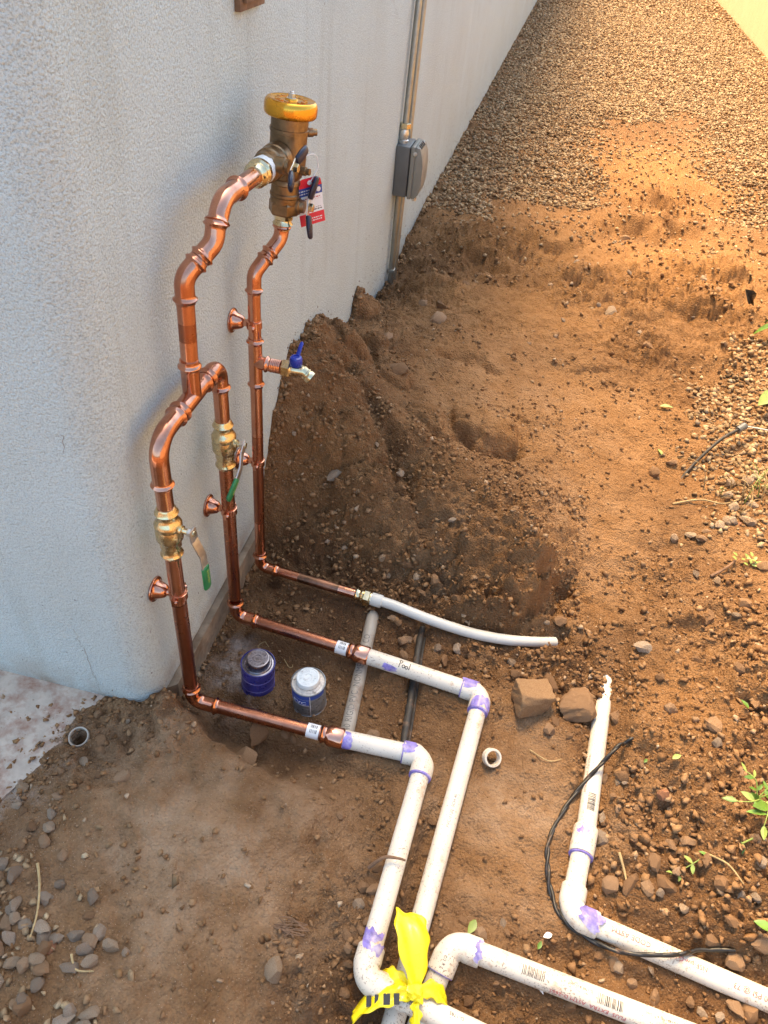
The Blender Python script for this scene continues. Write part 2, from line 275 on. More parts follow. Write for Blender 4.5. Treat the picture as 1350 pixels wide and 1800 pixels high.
def m_stucco(name, base, warm):
    s = NT(name); P = s.sep()
    a = s.noise(250, 4, .62); b = s.voro(190); m = s.noise(2.4, 5, .6); f = s.noise(420, 2, .6)
    c = s.mix(s.mapr(m, .35, .7), base, warm)
    c = s.mix(s.mapr(a, .34, .50, .55, 0), c, s.mix(1.0, c, (.52, .52, .51), 'MULTIPLY'))
    c = s.mix(s.mapr(f, .38, .48, .5, 0), c, s.mix(1.0, c, (.55, .55, .54), 'MULTIPLY'))
    st = s.n('ShaderNodeMapping'); st.inputs['Scale'].default_value = (9, 9, .55); s.l(s.co.outputs['Object'], st.inputs[0])
    drip = s.noise(1.0, 5, .6, vec=st.outputs[0])
    c = s.mix(s.mapr(drip, .56, .74, 0, .35), c, s.mix(1.0, c, (.70, .66, .60), 'MULTIPLY'))
    # soil splashes and a dusty foot close to the ground
    sp = s.noise(55, 3, .5); low = s.mapr(P[2], -.05, .75, 1, 0)
    spl = s.math('GREATER_THAN', s.math('ADD', sp, s.math('MULTIPLY', s.math('MULTIPLY', low, s.mapr(P[1], 1.3, 1.9, .35, 1.0)), .15)), .765)
    c = s.mix(s.math('MULTIPLY', spl, .75), c, (.10, .066, .042))
    ft = s.math('MULTIPLY', s.mapr(P[2], 0, .10, 1, 0), s.mapr(s.noise(9, 5, .6), .38, .66, 0, .75))
    c = s.mix(ft, c, (.33, .24, .16))
    pat = s.mapr(s.noise(5.5, 3, .5, dist=.6), .64, .72, 0, .35)
    c = s.mix(pat, c, s.mix(1.0, c, (.80, .78, .74), 'MULTIPLY'))
    s.set(col=c, rough=.93, spec=.2)
    h = s.math('ADD', s.math('MULTIPLY', a, 1.0), s.math('MULTIPLY', b, -.6))
    n = s.bump(s.noise(26, 3, .5), .14, .006)
    s.bump(s.math('ADD', h, s.math('MULTIPLY', f, .4)), .9, .0034, n)
    return s.m
def m_simple(name, col, rough=.5, metal=0.0, var=.25, scale=40, bump=0.0, bscale=200, spec=.5, dirt=0.0, dirtcol=(.16, .09, .05), coat=0.0):
    s = NT(name)
    nz = s.noise(scale, 4, .6)
    c = s.mix(s.mapr(nz, .3, .7, 0, 1), tuple(v * (1 - var) for v in col), tuple(min(1, v * (1 + var * .6)) for v in col))
    if dirt: c = s.mix(s.mapr(s.noise(scale * .6, 5, .65), .60 - dirt * .2, .72 - dirt * .1, 0, .85), c, dirtcol)
    s.set(col=c, metal=metal, spec=spec, coat=coat)
    s.set(rough=s.mapr(s.noise(scale * 1.7, 4, .6), .3, .7, max(.04, rough - .10), rough + .10))
    if bump: s.bump(s.noise(bscale, 3, .6), bump, .001)
    return s.m
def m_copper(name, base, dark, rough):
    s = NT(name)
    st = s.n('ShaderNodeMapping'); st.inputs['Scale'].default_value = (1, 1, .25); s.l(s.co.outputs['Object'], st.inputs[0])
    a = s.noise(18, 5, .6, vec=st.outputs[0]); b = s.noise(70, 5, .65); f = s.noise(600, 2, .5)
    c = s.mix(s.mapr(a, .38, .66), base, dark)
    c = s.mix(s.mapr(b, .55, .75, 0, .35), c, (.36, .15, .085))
    s.set(col=c, metal=1.0)
    s.set(rough=s.mapr(s.math('ADD', s.math('MULTIPLY', a, .6), s.math('MULTIPLY', b, .4)), .35, .65, rough - .07, rough + .13))
    s.bump(f, .06, .0006)
    return s.m
def m_pvc(name='white_pvc'):
    s = NT(name)
    c = s.mix(s.mapr(s.noise(7, 4, .6), .35, .7), (.71, .66, .56), (.62, .56, .455))
    sc = s.noise(34, 6, .72); sp = s.noise(230, 3, .6); area = s.noise(7.5, 3, .5)
    k = s.math('GREATER_THAN', s.math('ADD', sp, s.math('MULTIPLY', area, .26)), .765)
    c = s.mix(s.math('MULTIPLY', k, .75), c, (.20, .14, .10))
    c = s.mix(s.mapr(s.math('ADD', sc, s.math('MULTIPLY', area, .3)), .74, .84, 0, .6), c, (.45, .28, .16))
    c = s.mix(s.mapr(s.noise(16, 5, .7, dist=1.2), .66, .72, 0, .12), c, (.45, .40, .72))
    s.set(col=c, rough=.36, spec=.45)
    s.bump(sc, .05, .001)
    return s.m
M = dict(
    soil=m_soil(),
    gravel=m_stone('gravel_chips', [(0, (.17, .115, .062)), (.3, (.31, .22, .125)), (.6, (.42, .31, .18)), (.85, (.53, .42, .265)), (1, (.30, .245, .175))]),
    gravel_one=m_stone('gravel_chip', [(0, (.30, .23, .165)), (.5, (.42, .34, .25)), (1, (.50, .42, .32))], per='object'),
    clod=m_stone('soil_clods', [(0, (.155, .082, .037)), (.35, (.225, .124, .056)), (.7, (.29, .168, .078)), (.93, (.36, .235, .13)), (1, (.47, .37, .26))]),
    clod_dark=m_stone('mud', [(0, (.085, .05, .028)), (1, (.16, .10, .056))]),
    rock_brown=m_stone('brown_stone', [(0, (.17, .098, .053)), (.4, (.25, .148, .08)), (.75, (.32, .205, .12)), (1, (.38, .27, .18))], per='object'),
    rock_grey=m_stone('grey_stone', [(0, (.19, .165, .135)), (.4, (.27, .235, .19)), (.7, (.34, .29, .23)), (1, (.42, .365, .30))], per='object'),
    rock_pale=m_stone('pale_stone', [(0, (.33, .255, .175)), (1, (.45, .375, .29))], per='object'),
    rock_tan=m_stone('tan_block', [(0, (.36, .235, .13)), (1, (.37, .24, .135))], per='object'),
    rock_red=m_stone('red_tile_chip', [(0, (.38, .17, .10)), (1, (.42, .20, .12))], per='object'),
    stucco=m_stucco('grey_stucco', (.605, .69, .68), (.57, .63, .60)),
    fence=m_stucco('cream_stucco', (.76, .57, .32), (.70, .52, .29)),
    footing=m_simple('dirty_concrete', (.30, .235, .165), .95, 0, .4, 14, .9, 120, .1, dirt=.6, dirtcol=(.14, .085, .05)),
    slab=m_simple('pale_concrete', (.47, .40, .325), .9, 0, .18, 30, .6, 220, .2, dirt=.75, dirtcol=(.25, .12, .075)),
    copper=m_copper('bright_copper', (.73, .375, .255), (.50, .225, .14), .16),
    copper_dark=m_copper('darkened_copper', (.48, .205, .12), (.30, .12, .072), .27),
    copper_fit=m_copper('copper_fitting', (.72, .36, .24), (.48, .205, .125), .13),
    copper_sooty=m_copper('sooty_copper', (.20, .12, .08), (.50, .24, .15), .34),
    brass=m_simple('yellow_brass', (.74, .62, .38), .22, 1.0, .18, 60),
    bronze=m_simple('cast_bronze', (.29, .195, .11), .40, 1.0, .28, 45, .5, 260),
    goldcap=m_simple('gold_anodised_cap', (.80, .40, .05), .24, 1.0, .04, 12),
    steel=m_simple('zinc_steel', (.70, .70, .68), .38, 1.0, .15, 60),
    conduit=m_simple('galvanised_conduit', (.40, .40, .36), .48, 1.0, .12, 25),
    teflon=m_simple('white_thread_tape', (.78, .78, .75), .6),
    green=m_simple('green_vinyl_grip', (.010, .17, .055), .38, 0, .2, 60),
    blue=m_simple('blue_plastic', (.012, .035, .33), .28, 0, .15, 60),
    navy=m_simple('navy_vinyl_grip', (.010, .013, .036), .34, 0, .25, 60),
    pvc=m_pvc(),
    purple=m_simple('purple_primer', (.25, .20, .56), .40, 0, .5, 55, dirt=.45, dirtcol=(.52, .48, .62)),
    greypvc=m_simple('grey_pvc', (.36, .325, .27), .5, 0, .15, 18, dirt=.32),
    pex=m_simple('milky_pipe', (.60, .60, .55), .34, 0, .10, 10, dirt=.05),
    black=m_simple('black_rubber', (.014, .013, .012), .42, 0, .4, 50, dirt=.12),
    oldblack=m_simple('dusty_black_tube', (.03, .026, .021), .6, 0, .4, 40, dirt=.4),
    ink=m_simple('black_ink', (.02, .02, .022), .5),
    greyink=m_simple('grey_ink', (.14, .13, .12), .55),
    redink=m_simple('red_ink', (.50, .07, .075), .5),
    boxgrey=m_simple('grey_enamel', (.125, .13, .125), .42, 0, .10, 20),
    boxlid=m_simple('tan_grey_plastic', (.24, .235, .20), .4, 0, .08, 20),
    canblue=m_simple('blue_can_print', (.035, .035, .21), .32, 0, .5, 26),
    cangrey=m_simple('scuffed_can_print', (.27, .285, .29), .34, .5, .35, 60, dirt=.12),
    cantin=m_simple('tin_plate', (.50, .50, .50), .30, 1.0, .25, 70, dirt=.2, dirtcol=(.06, .05, .08)),
    canlid=m_simple('stained_tin_lid', (.22, .21, .24), .32, 1.0, .4, 60),
    whitelid=m_simple('white_painted_lid', (.68, .70, .68), .4, 0, .12, 70, dirt=.12),
    spill=m_simple('dried_cement_spill', (.64, .57, .49), .6, 0, .3, 90, dirt=.35),
    white=m_simple('white_print', (.80, .80, .79), .45, 0, .04, 30),
    red=m_simple('red_print', (.72, .025, .05), .4, 0, .06, 30),
    darkblue=m_simple('dark_blue_print', (.03, .07, .30), .4, 0, .06, 30),
    tape=m_simple('yellow_plastic_tape', (.88, .72, .015), .30, 0, .14, 30),
    leaf=m_simple('green_leaf', (.10, .20, .022), .42, 0, .45, 35),
    leafpale=m_simple('pale_green_leaf', (.24, .32, .07), .45, 0, .35, 35),
    straw=m_simple('dry_straw', (.42, .30, .14), .8, 0, .3, 60),
    bark=m_simple('brown_twig', (.20, .115, .065), .85, 0, .4, 60),
)

# ------------------------------------------------------------------ mesh helpers
def V(*a): return Vector(a)
def frame(d):
    d = Vector(d).normalized()
    a = Vector((0, 0, 1)) if abs(d.z) < .9 else Vector((1, 0, 0))
    e1 = d.cross(a).normalized(); e2 = d.cross(e1).normalized()
    return d, e1, e2
class MB:
    def __init__(s): s.v = []; s.f = []; s.mi = []
    def add(s, vs, fs, mi=0):
        o = len(s.v); s.v += [tuple(v) for v in vs]; s.f += [tuple(i + o for i in f) for f in fs]; s.mi += [mi] * len(fs); return s
    def sweep(s, path, radii, seg=28, caps=True, mi=0, squash=None):
        P = [Vector(p) for p in path]; n = len(P)
        if not hasattr(radii, '__len__'): radii = [radii] * n
        T = []
        for i in range(n):
            a = P[max(0, i - 1)]; b = P[min(n - 1, i + 1)]
            k = i
            while (b - a).length < 1e-7 and k < n - 1: k += 1; b = P[k]
            k = i
            while (b - a).length < 1e-7 and k > 0: k -= 1; a = P[k]
            T.append((b - a).normalized())
        _, e1, e2 = frame(T[0])
        vs = []
        for i in range(n):
            t = T[i]; e1 = (e1 - t * e1.dot(t)).normalized(); e2 = t.cross(e1)
            q = squash or (1, 1)
            for k in range(seg):
                a = 2 * PI * k / seg
                vs.append(P[i] + radii[i] * (q[0] * math.cos(a) * e1 + q[1] * math.sin(a) * e2))
        fs = [(i * seg + k, i * seg + (k + 1) % seg, (i + 1) * seg + (k + 1) % seg, (i + 1) * seg + k) for i in range(n - 1) for k in range(seg)]
        if caps: fs += [tuple(range(seg))[::-1], tuple((n - 1) * seg + k for k in range(seg))]
        return s.add(vs, fs, mi)
    def lathe(s, base, d, prof, seg=32, mi=0, caps=True):     # prof: (radius, distance along d)
        b = Vector(base); d, e1, e2 = frame(d)
        e2 = d.cross(e1)
        vs = []
        for r, h in prof:
            for k in range(seg):
                a = 2 * PI * (k + .5) / seg
                vs.append(b + d * h + max(r, 1e-5) * (math.cos(a) * e1 + math.sin(a) * e2))
        n = len(prof)
        fs = [(i * seg + k, i * seg + (k + 1) % seg, (i + 1) * seg + (k + 1) % seg, (i + 1) * seg + k) for i in range(n - 1) for k in range(seg)]
        if caps: fs += [tuple(range(seg))[::-1], tuple((n - 1) * seg + k for k in range(seg))]
        return s.add(vs, fs, mi)
    def box(s, c, size, ax=None, mi=0):
        c = Vector(c); X, Y, Z = ax or (V(1, 0, 0), V(0, 1, 0), V(0, 0, 1))
        vs = [c + X * (i * size[0] / 2) + Y * (j * size[1] / 2) + Z * (k * size[2] / 2) for i in (-1, 1) for j in (-1, 1) for k in (-1, 1)]
        return s.add(vs, [(0, 1, 3, 2), (4, 6, 7, 5), (0, 4, 5, 1), (2, 3, 7, 6), (0, 2, 6, 4), (1, 5, 7, 3)], mi)
    def prism(s, poly, d, mi=0):                              # poly: 3-D points in order, extruded by d
        P = [Vector(p) for p in poly]; n = len(P); d = Vector(d)
        return s.add(P + [p + d for p in P], [tuple(range(n))[::-1], tuple(n + i for i in range(n))] + [(i, (i + 1) % n, n + (i + 1) % n, n + i) for i in range(n)], mi)
    def build(s, name, m, parent=None, smooth=True, ang=38, bevel=0.0):
        me = bpy.data.meshes.new(name)
        o0 = origin_of(parent) if parent is not None else V(0, 0, 0)
        me.from_pydata([tuple(Vector(v) - o0) for v in s.v], [], s.f)
        ms = m if isinstance(m, (list, tuple)) else [m]
        for q in ms: me.materials.append(M[q] if isinstance(q, str) else q)
        if len(ms) > 1: me.polygons.foreach_set('material_index', s.mi)
        bm = bmesh.new(); bm.from_mesh(me)
        bmesh.ops.recalc_face_normals(bm, faces=bm.faces)
        if bevel: bmesh.ops.bevel(bm, geom=[e for e in bm.edges if len(e.link_faces) == 2 and e.calc_face_angle(0) > .5], offset=bevel, segments=2, affect='EDGES', profile=.6)
        bm.to_mesh(me); bm.free()
        if smooth:
            me.polygons.foreach_set('use_smooth', [True] * len(me.polygons)); me.set_sharp_from_angle(angle=rad(ang))
        ob = bpy.data.objects.new(name, me); COL.objects.link(ob)
        if parent is not None: ob.parent = parent
        return ob
def origin_of(o):
    p = V(0, 0, 0)
    while o is not None: p = p + o.location; o = o.parent
    return p
def tag(o, label, cat, group=None):
    o['label'] = label; o['category'] = cat
    if group: o['group'] = group
    return o
def thing(name, label, cat, loc, group=None):
    o = bpy.data.objects.new(name, None); COL.objects.link(o); o.location = loc; o.empty_display_size = .05
    return tag(o, label, cat, group)
def kind(o, k): o['kind'] = k; return o
def hz(x, y, lo=False):
    f = base_h if lo else height
    return float(f(np.array([float(x)]), np.array([float(y)]))[0])

# ------------------------------------------------------------------ ground sheet
def axis(lo, hi, step, a, b, grow):
    c = list(np.arange(lo, hi, step)); s = step
    up = []; q = c[-1]
    while q < b: s *= grow; q += s; up.append(q)
    dn = []; q = c[0]; s = step
    while q > a: s *= 1.15; q -= s; dn.append(q)
    return np.array(dn[::-1] + c + up)
gx = axis(-.92, 1.35, .0047, -60, 60, 1.035)
gy = axis(.13, 2.75, .0050, -60, 70, 1.0135)
GX, GY = np.meshgrid(gx, gy)
GZ = height(GX, GY)
def build_ground():
    nx, ny = len(gx), len(gy)
    co = np.stack([GX, GY, GZ], -1).reshape(-1, 3).astype(np.float32)
    i = np.arange(ny - 1)[:, None] * nx + np.arange(nx - 1)[None]
    q = np.stack([i, i + 1, i + nx + 1, i + nx], -1).reshape(-1, 4)
    me = mesh_np('ground', co, q)
    x, y, z = co[:, 0], co[:, 1], co[:, 2]
    damp_shade = blobs(x, y, [(-.35, 1.05, .28, .55), (-.46, .925, .07, .9), (-.37, .905, .06, .95), (-.29, .90, .06, .8), (-.54, .98, .05, .9), (-.3, 1.35, .25, .95), (-.45, 1.5, .2, .8), (-.05, 1.4, .2, .7), (0, 1.1, .2, .45), (.05, .8, .12, .5), (.02, .6, .14, .8), (-.02, .46, .15, .9),  # moist soil; blobs at the trench lip and far hollow also paint shade
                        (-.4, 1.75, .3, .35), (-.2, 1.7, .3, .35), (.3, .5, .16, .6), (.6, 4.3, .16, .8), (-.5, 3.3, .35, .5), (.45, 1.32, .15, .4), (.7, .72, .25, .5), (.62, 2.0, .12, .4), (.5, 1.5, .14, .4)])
    damp_shade = np.clip(damp_shade + .25 * fbm(x * 5, y * 5, 3, 2.) * (damp_shade > .02), 0, 1)
    dry = np.clip(blobs(x, y, [(.25, 2.3, .5, 1), (.3, 1.75, .25, .9), (.2, .85, .22, .6), (-.35, .62, .25, .45), (.5, 4.0, .8, 1), (.6, 5.5, .8, 1), (.1, 3.1, .5, .8), (-.4, 1.75, .25, .35), (-.1, 1.7, .25, .4), (.55, 1.25, .12, .6)]) + .2 * fbm(x * 4, y * 4, 3, 4.), 0, 1)
    lime = blobs(x, y, [(-.50, 1.10, .06, 1), (-.47, 1.02, .05, .9), (-.53, 1.18, .04, .8), (-.85, .70, .10, .9), (-.80, .62, .07, .8)])
    dust = np.clip(blobs(x, y, [(-.36, .62, .28, .85), (-.52, .76, .18, .7), (-.2, .5, .2, .55), (.2, .86, .22, .7), (.24, 1.1, .1, .5), (.3, 1.8, .3, .35), (.1, 2.3, .4, .3), (-.85, .6, .2, .6), (-.05, 1.6, .2, .3)]) * (1 + .9 * fbm(x * 6, y * 6, 3, 13.)), 0, 1)
    for n, a in (('dust', dust), ('damp_shade', damp_shade), ('dry', dry), ('lime', lime)):
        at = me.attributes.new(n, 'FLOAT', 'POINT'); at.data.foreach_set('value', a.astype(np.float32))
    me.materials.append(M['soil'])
    me.polygons.foreach_set('use_smooth', np.ones(len(me.polygons), bool))
    o = bpy.data.objects.new('ground', me); COL.objects.link(o); kind(o, 'structure')
    o['label'] = 'dug brown soil of the side yard with trench and mound'
def mesh_np(name, co, faces):
    me = bpy.data.meshes.new(name); k = faces.shape[1]; n = len(faces)
    me.vertices.add(len(co)); me.vertices.foreach_set('co', np.ascontiguousarray(co, np.float32).ravel())
    me.loops.add(n * k); me.loops.foreach_set('vertex_index', np.ascontiguousarray(faces, np.int32).ravel())
    me.polygons.add(n); me.polygons.foreach_set('loop_start', np.arange(0, n * k, k, dtype=np.int32))
    me.polygons.foreach_set('loop_total', np.full(n, k, np.int32)); me.update(calc_edges=True); return me
build_ground()

# ------------------------------------------------------------------ walls and slab
WX = -.602; WY = .884
def build_house():
    h = thing('house_wall', 'grey stucco house wall with rounded corner behind the copper pipes', 'wall', (WX, WY, 0))
    R = .07; out = [(-9.0, WY)]
    for k in range(13):
        a = -PI / 2 + PI / 2 * k / 12
        out.append((WX - R + R * math.cos(a), WY + R + R * math.sin(a)))
    out += [(WX, 5.2), (-9, 5.2)]
    b = MB()
    zs = [-.012, .0, .02, 3.2]
    lip = [.012, .002, 0, 0]
    n = len(out); vs = []
    for z, q in zip(zs, lip):
        for (x, y) in out:
            dx = -q if x > -8 and y > WY + .001 else 0; dy = q if y < WY + R * .9 and x > -8.9 else 0
            vs.append((x + dx, y + dy * .5, z))
    fs = [(i * n + k, i * n + (k + 1) % n, (i + 1) * n + (k + 1) % n, (i + 1) * n + k) for i in range(len(zs) - 1) for k in range(n)]
    fs += [tuple(range(n))[::-1], tuple((len(zs) - 1) * n + k for k in range(n))]
    b.add(vs, fs); b.prism([(WX, 5.2, -.012), (WX, 36, -.012), (-9, 36, -.012), (-9, 5.2, -.012)], (0, 0, 2.3)); b.build('stucco_face', 'stucco', h, ang=30)  # far wing: unseen height kept low, shaped to let sun onto the gravel
    f = MB(); f.prism([(-9, WY + .03, -.6), (WX - .05, WY + .03, -.6), (WX + .012, WY + .085, -.6), (WX + .012, 34, -.6), (-9, 34, -.6)], (0, 0, .586))
    f.build('footing', 'footing', h, ang=30)
    for pts in ([(-.757, .225), (-.748, .165), (-.741, .09), (-.738, .055), (-.735, .012)], [(-.708, .727), (-.690, .735), (-.672, .742), (-.68, .705), (-.70, .694)]):
        rr = random.Random(len(pts)); P = []
        for (x0, z0), (x1, z1) in zip(pts, pts[1:]):
            for k in range(6): P.append((x0 + (x1 - x0) * k / 6 + rr.gauss(0, .0022), z0 + (z1 - z0) * k / 6))
        c = MB(); w = [.0002 + .0004 * rr.random() for _ in P]
        c.add([(x - q, WY - .0008, z) for (x, z), q in zip(P, w)] + [(x + q, WY - .0008, z) for (x, z), q in zip(P, w)], [(i, i + 1, len(P) + i + 1, len(P) + i) for i in range(len(P) - 1)])
        c.build('hairline_crack', 'footing', h)
    v = MB()        # galvanised vent plate above the pipes, cut by the top of the frame
    v.box((WX + .006, 1.59, 1.314), (.012, .13, .11)); v.box((WX + .016, 1.59, 1.314), (.008, .105, .085))
    v.build('vent_plate', 'bark', h, bevel=.002)
    return h
house = build_house()
fw = thing('boundary_wall', 'sunlit cream stucco boundary wall along the far gravel', 'wall', (2.24, 4, 0))
b = MB(); b.box((2.34, 15, .62), (.2, 36, 2.2)); b.build('wall_face', 'fence', fw)
b = MB(); b.box((2.34, 15, 1.75), (.26, 36, .06)); b.build('coping', 'fence', fw)
b = MB(); b.prism([(-5, -1.2, -.11), (-.735, -1.2, -.11), (-.90, .30, -.11), (-.80, .62, -.11), (-.762, .72, -.11), (-.755, .80, -.11), (-.71, WY + .06, -.11), (-5, WY + .06, -.11)], (0, 0, .108))
o = b.build('concrete_slab', 'slab', ang=30); kind(o, 'structure'); o['label'] = 'pale concrete slab with soil crumbs by the wall corner'
# ------------------------------------------------------------------ loose stones
def hull(seed, n, sq):
    r = np.random.RandomState(seed); p = r.normal(size=(n, 3)); p /= np.linalg.norm(p, axis=1)[:, None]
    p *= (0.8 + .3 * r.rand(n))[:, None] * np.array(sq) * .5
    bm = bmesh.new()
    for q in p: bm.verts.new(q)
    bmesh.ops.convex_hull(bm, input=bm.verts)
    for v in [v for v in bm.verts if not v.link_faces]: bm.verts.remove(v)
    bmesh.ops.triangulate(bm, faces=bm.faces); bm.verts.index_update()
    v = np.array([v.co[:] for v in bm.verts]); f = np.array([[q.index for q in g.verts] for g in bm.faces]); bm.free()
    return v, f
def lump_mesh(name, seed, sub, planes, sq, rough, soft=.06, cube=False):   # boulder: soft intersection of random planes
    r = np.random.RandomState(seed)
    bm = bmesh.new(); bmesh.ops.create_icosphere(bm, subdivisions=sub, radius=1.0)
    N = r.normal(size=(planes, 3)); N /= np.linalg.norm(N, axis=1)[:, None]; D = .62 + .3 * r.rand(planes)
    if cube:
        N = np.concatenate([np.eye(3), -np.eye(3), N[:3]]) + r.normal(size=(9, 3)) * .10; N /= np.linalg.norm(N, axis=1)[:, None]
        D = np.concatenate([np.full(6, .74), np.full(3, .98)])
    V0 = np.array([v.co[:] for v in bm.verts])
    c = V0 @ N.T; t = np.where(c > .05, D[None] / np.maximum(c, .05), 9.0)
    rr = np.minimum(-soft * np.log(np.exp(-t / soft).sum(1)), 1.25)
    nz = fbm(V0[:, 0] * 2.3 + seed, V0[:, 1] * 2.3 + V0[:, 2] * 1.9, 4, seed * .7)
    P = V0 * (rr * (1 + rough * nz))[:, None] * np.array(sq) * .5
    for v, p in zip(bm.verts, P): v.co = p
    me = bpy.data.meshes.new(name); bm.to_mesh(me); bm.free()
    me.polygons.foreach_set('use_smooth', [True] * len(me.polygons)); me.set_sharp_from_angle(angle=rad(22))
    return me
HULLS = [hull(40 + k, 8 + k % 3, [(1.12, .95, .62), (1.0, .9, .75), (1.25, .9, .5), (1, 1, .8), (1.05, .95, .55)][k % 5]) for k in range(16)]
def rot_mats(n, r, tilt=1.0):
    a = r.rand(n) * 2 * PI; b = r.normal(size=n) * .45 * tilt; c = r.normal(size=n) * .45 * tilt
    def m(ax, t):
        o = np.zeros((n, 3, 3)); i, j = [(1, 2), (2, 0), (0, 1)][ax]
        o[:, ax, ax] = 1; o[:, i, i] = np.cos(t); o[:, j, j] = np.cos(t); o[:, i, j] = -np.sin(t); o[:, j, i] = np.sin(t); return o
    return m(0, b) @ m(1, c) @ m(2, a)
def scatter(name, xs, ys, sizes, mat, sink, seed, tilt=1.0, zoff=None):
    r = np.random.RandomState(seed); n = len(xs)
    zs = height(xs, ys) + sizes * (.30 - sink) + (0 if zoff is None else zoff)
    R = rot_mats(n, r, tilt); which = r.randint(len(HULLS), size=n); cs = []; fs = []; o = 0
    for k, (v, f) in enumerate(HULLS):
        i = np.where(which == k)[0]
        if not len(i): continue
        p = np.einsum('nij,vj->nvi', R[i], v) * sizes[i][:, None, None] + np.stack([xs[i], ys[i], zs[i]], -1)[:, None]
        cs.append(p.reshape(-1, 3)); fs.append((f[None] + (np.arange(len(i)) * len(v))[:, None, None] + o).reshape(-1, 3)); o += len(i) * len(v)
    me = mesh_np(name, np.concatenate(cs), np.concatenate(fs)); me.materials.append(M[mat])
    ob = bpy.data.objects.new(name, me); COL.objects.link(ob); kind(ob, 'stuff'); return ob
def inside(x, y, poly):
    c = np.zeros(len(x), bool); n = len(poly)
    for i in range(n):
        (x0, y0), (x1, y1) = poly[i], poly[(i + 1) % n]
        if y0 == y1: continue
        k = ((y0 > y) != (y1 > y)) & (x < (x1 - x0) * (y - y0) / (y1 - y0) + x0); c ^= k
    return c
def jgrid(x0, x1, y0, y1, s, r):
    X, Y = np.meshgrid(np.arange(x0, x1, s), np.arange(y0, y1, s))
    return (X + (r.rand(*X.shape) - .5) * s * 1.1).ravel(), (Y + (r.rand(*Y.shape) - .5) * s * 1.1).ravel()
G1 = [(-.62, 4.08), (-.27, 4.22), (.14, 4.65), (.39, 5.5), (.35, 6.2), (.63, 6.9), (1.07, 7.3), (1.16, 6.35), (1.06, 5.36), (1.31, 4.69), (2.3, 4.4), (2.3, 30), (-.62, 30)]
G2 = [(.74, 2.61), (.85, 3.0), (1.1, 3.3), (2.2, 3.6), (2.2, 1.2), (1.3, 1.6), (.88, 1.88), (.74, 1.94), (.72, 2.2)]
G3 = [(-.80, .56), (-.67, .50), (-.6, .42), (-.53, .36), (-.47, .28), (-.44, .1), (-1.2, .1), (-1.2, .5)]
rg = np.random.RandomState(11)
def warp(x, y, a, f): return x + a * fbm(x * f, y * f, 3, 6.), y + a * fbm(x * f, y * f, 3, 12.)
def gravel(poly, box, s, lo, hi, wa=.22, wf=1.8, keep=1.0):
    x, y = jgrid(*box, s, rg); wx, wy = warp(x, y, wa, wf); ed = rg.standard_exponential(len(x)) * (.05 if box[2] < 3 else .13) * rg.choice((-1, 1), len(x)); ef = rg.normal(size=len(x)) * .04
    k = inside(wx + ed * .8, wy + ed + ef, poly) & (inside(wx, wy, poly) | (rg.rand(len(x)) < .6)) & (rg.rand(len(x)) < keep)
    x, y = x[k], y[k]; return x, y, lo + (hi - lo) * rg.rand(len(x))**1.6
P_ = [gravel(G1, (-.6, 2.22, 3.9, 8.2), .0185, .016, .038), gravel(G1, (-.6, 2.22, 8.2, 13), .028, .026, .048), gravel(G1, (-.6, 2.22, 13, 24), .045, .038, .062)]
x, y, s = (np.concatenate([p[k] for p in P_]) for k in range(3))
# stray chips spilling from the gravel onto the soil
n = 3800; sx = rg.uniform(-.55, 2.1, n); sy = rg.uniform(3.2, 7.5, n); k = rg.rand(n) < .15 + .8 * sst(3.6, 4.6, sy + .5 * np.abs(sx - .5))
x = np.concatenate([x, sx[k]]); y = np.concatenate([y, sy[k]]); s = np.concatenate([s, rg.uniform(.012, .03, k.sum())])
o = scatter('gravel', x, y, s, 'gravel', .12, 21, .9); o['label'] = 'beige gravel covering the far side yard between the walls'
xa, ya, sa = gravel(G2, (.6, 2.2, 1.2, 3.6), .017, .014, .034, .10, 5)
xb, yb, sb = gravel(G3, (-1.2, -.4, .12, .62), .0165, .013, .034, .05, 8)
# the ones that show largest become objects of their own, the rest one mass
dist = lambda x, y: np.sqrt(x * x + y * y + 2.2)
vis3 = (np.abs(xb + .60) < .16) & (yb > .24); o3 = np.argsort(-(sb / dist(xb, yb)) * vis3)[:62]
vis2 = (xa < 1.05) & (ya < 3.2); o2 = np.argsort(-(sa / dist(xa, ya)) * vis2)[:30]
m3 = np.ones(len(xb), bool); m3[o3] = False; m2 = np.ones(len(xa), bool); m2[o2] = False
o = scatter('gravel', xa[m2], ya[m2], sa[m2], 'gravel', .15, 22, .9); o['label'] = 'beige gravel bed along the right edge'
o = scatter('gravel', xb[m3], yb[m3], sb[m3], 'gravel', .12, 23, .9); o['label'] = 'mixed grey gravel in the bottom left corner'
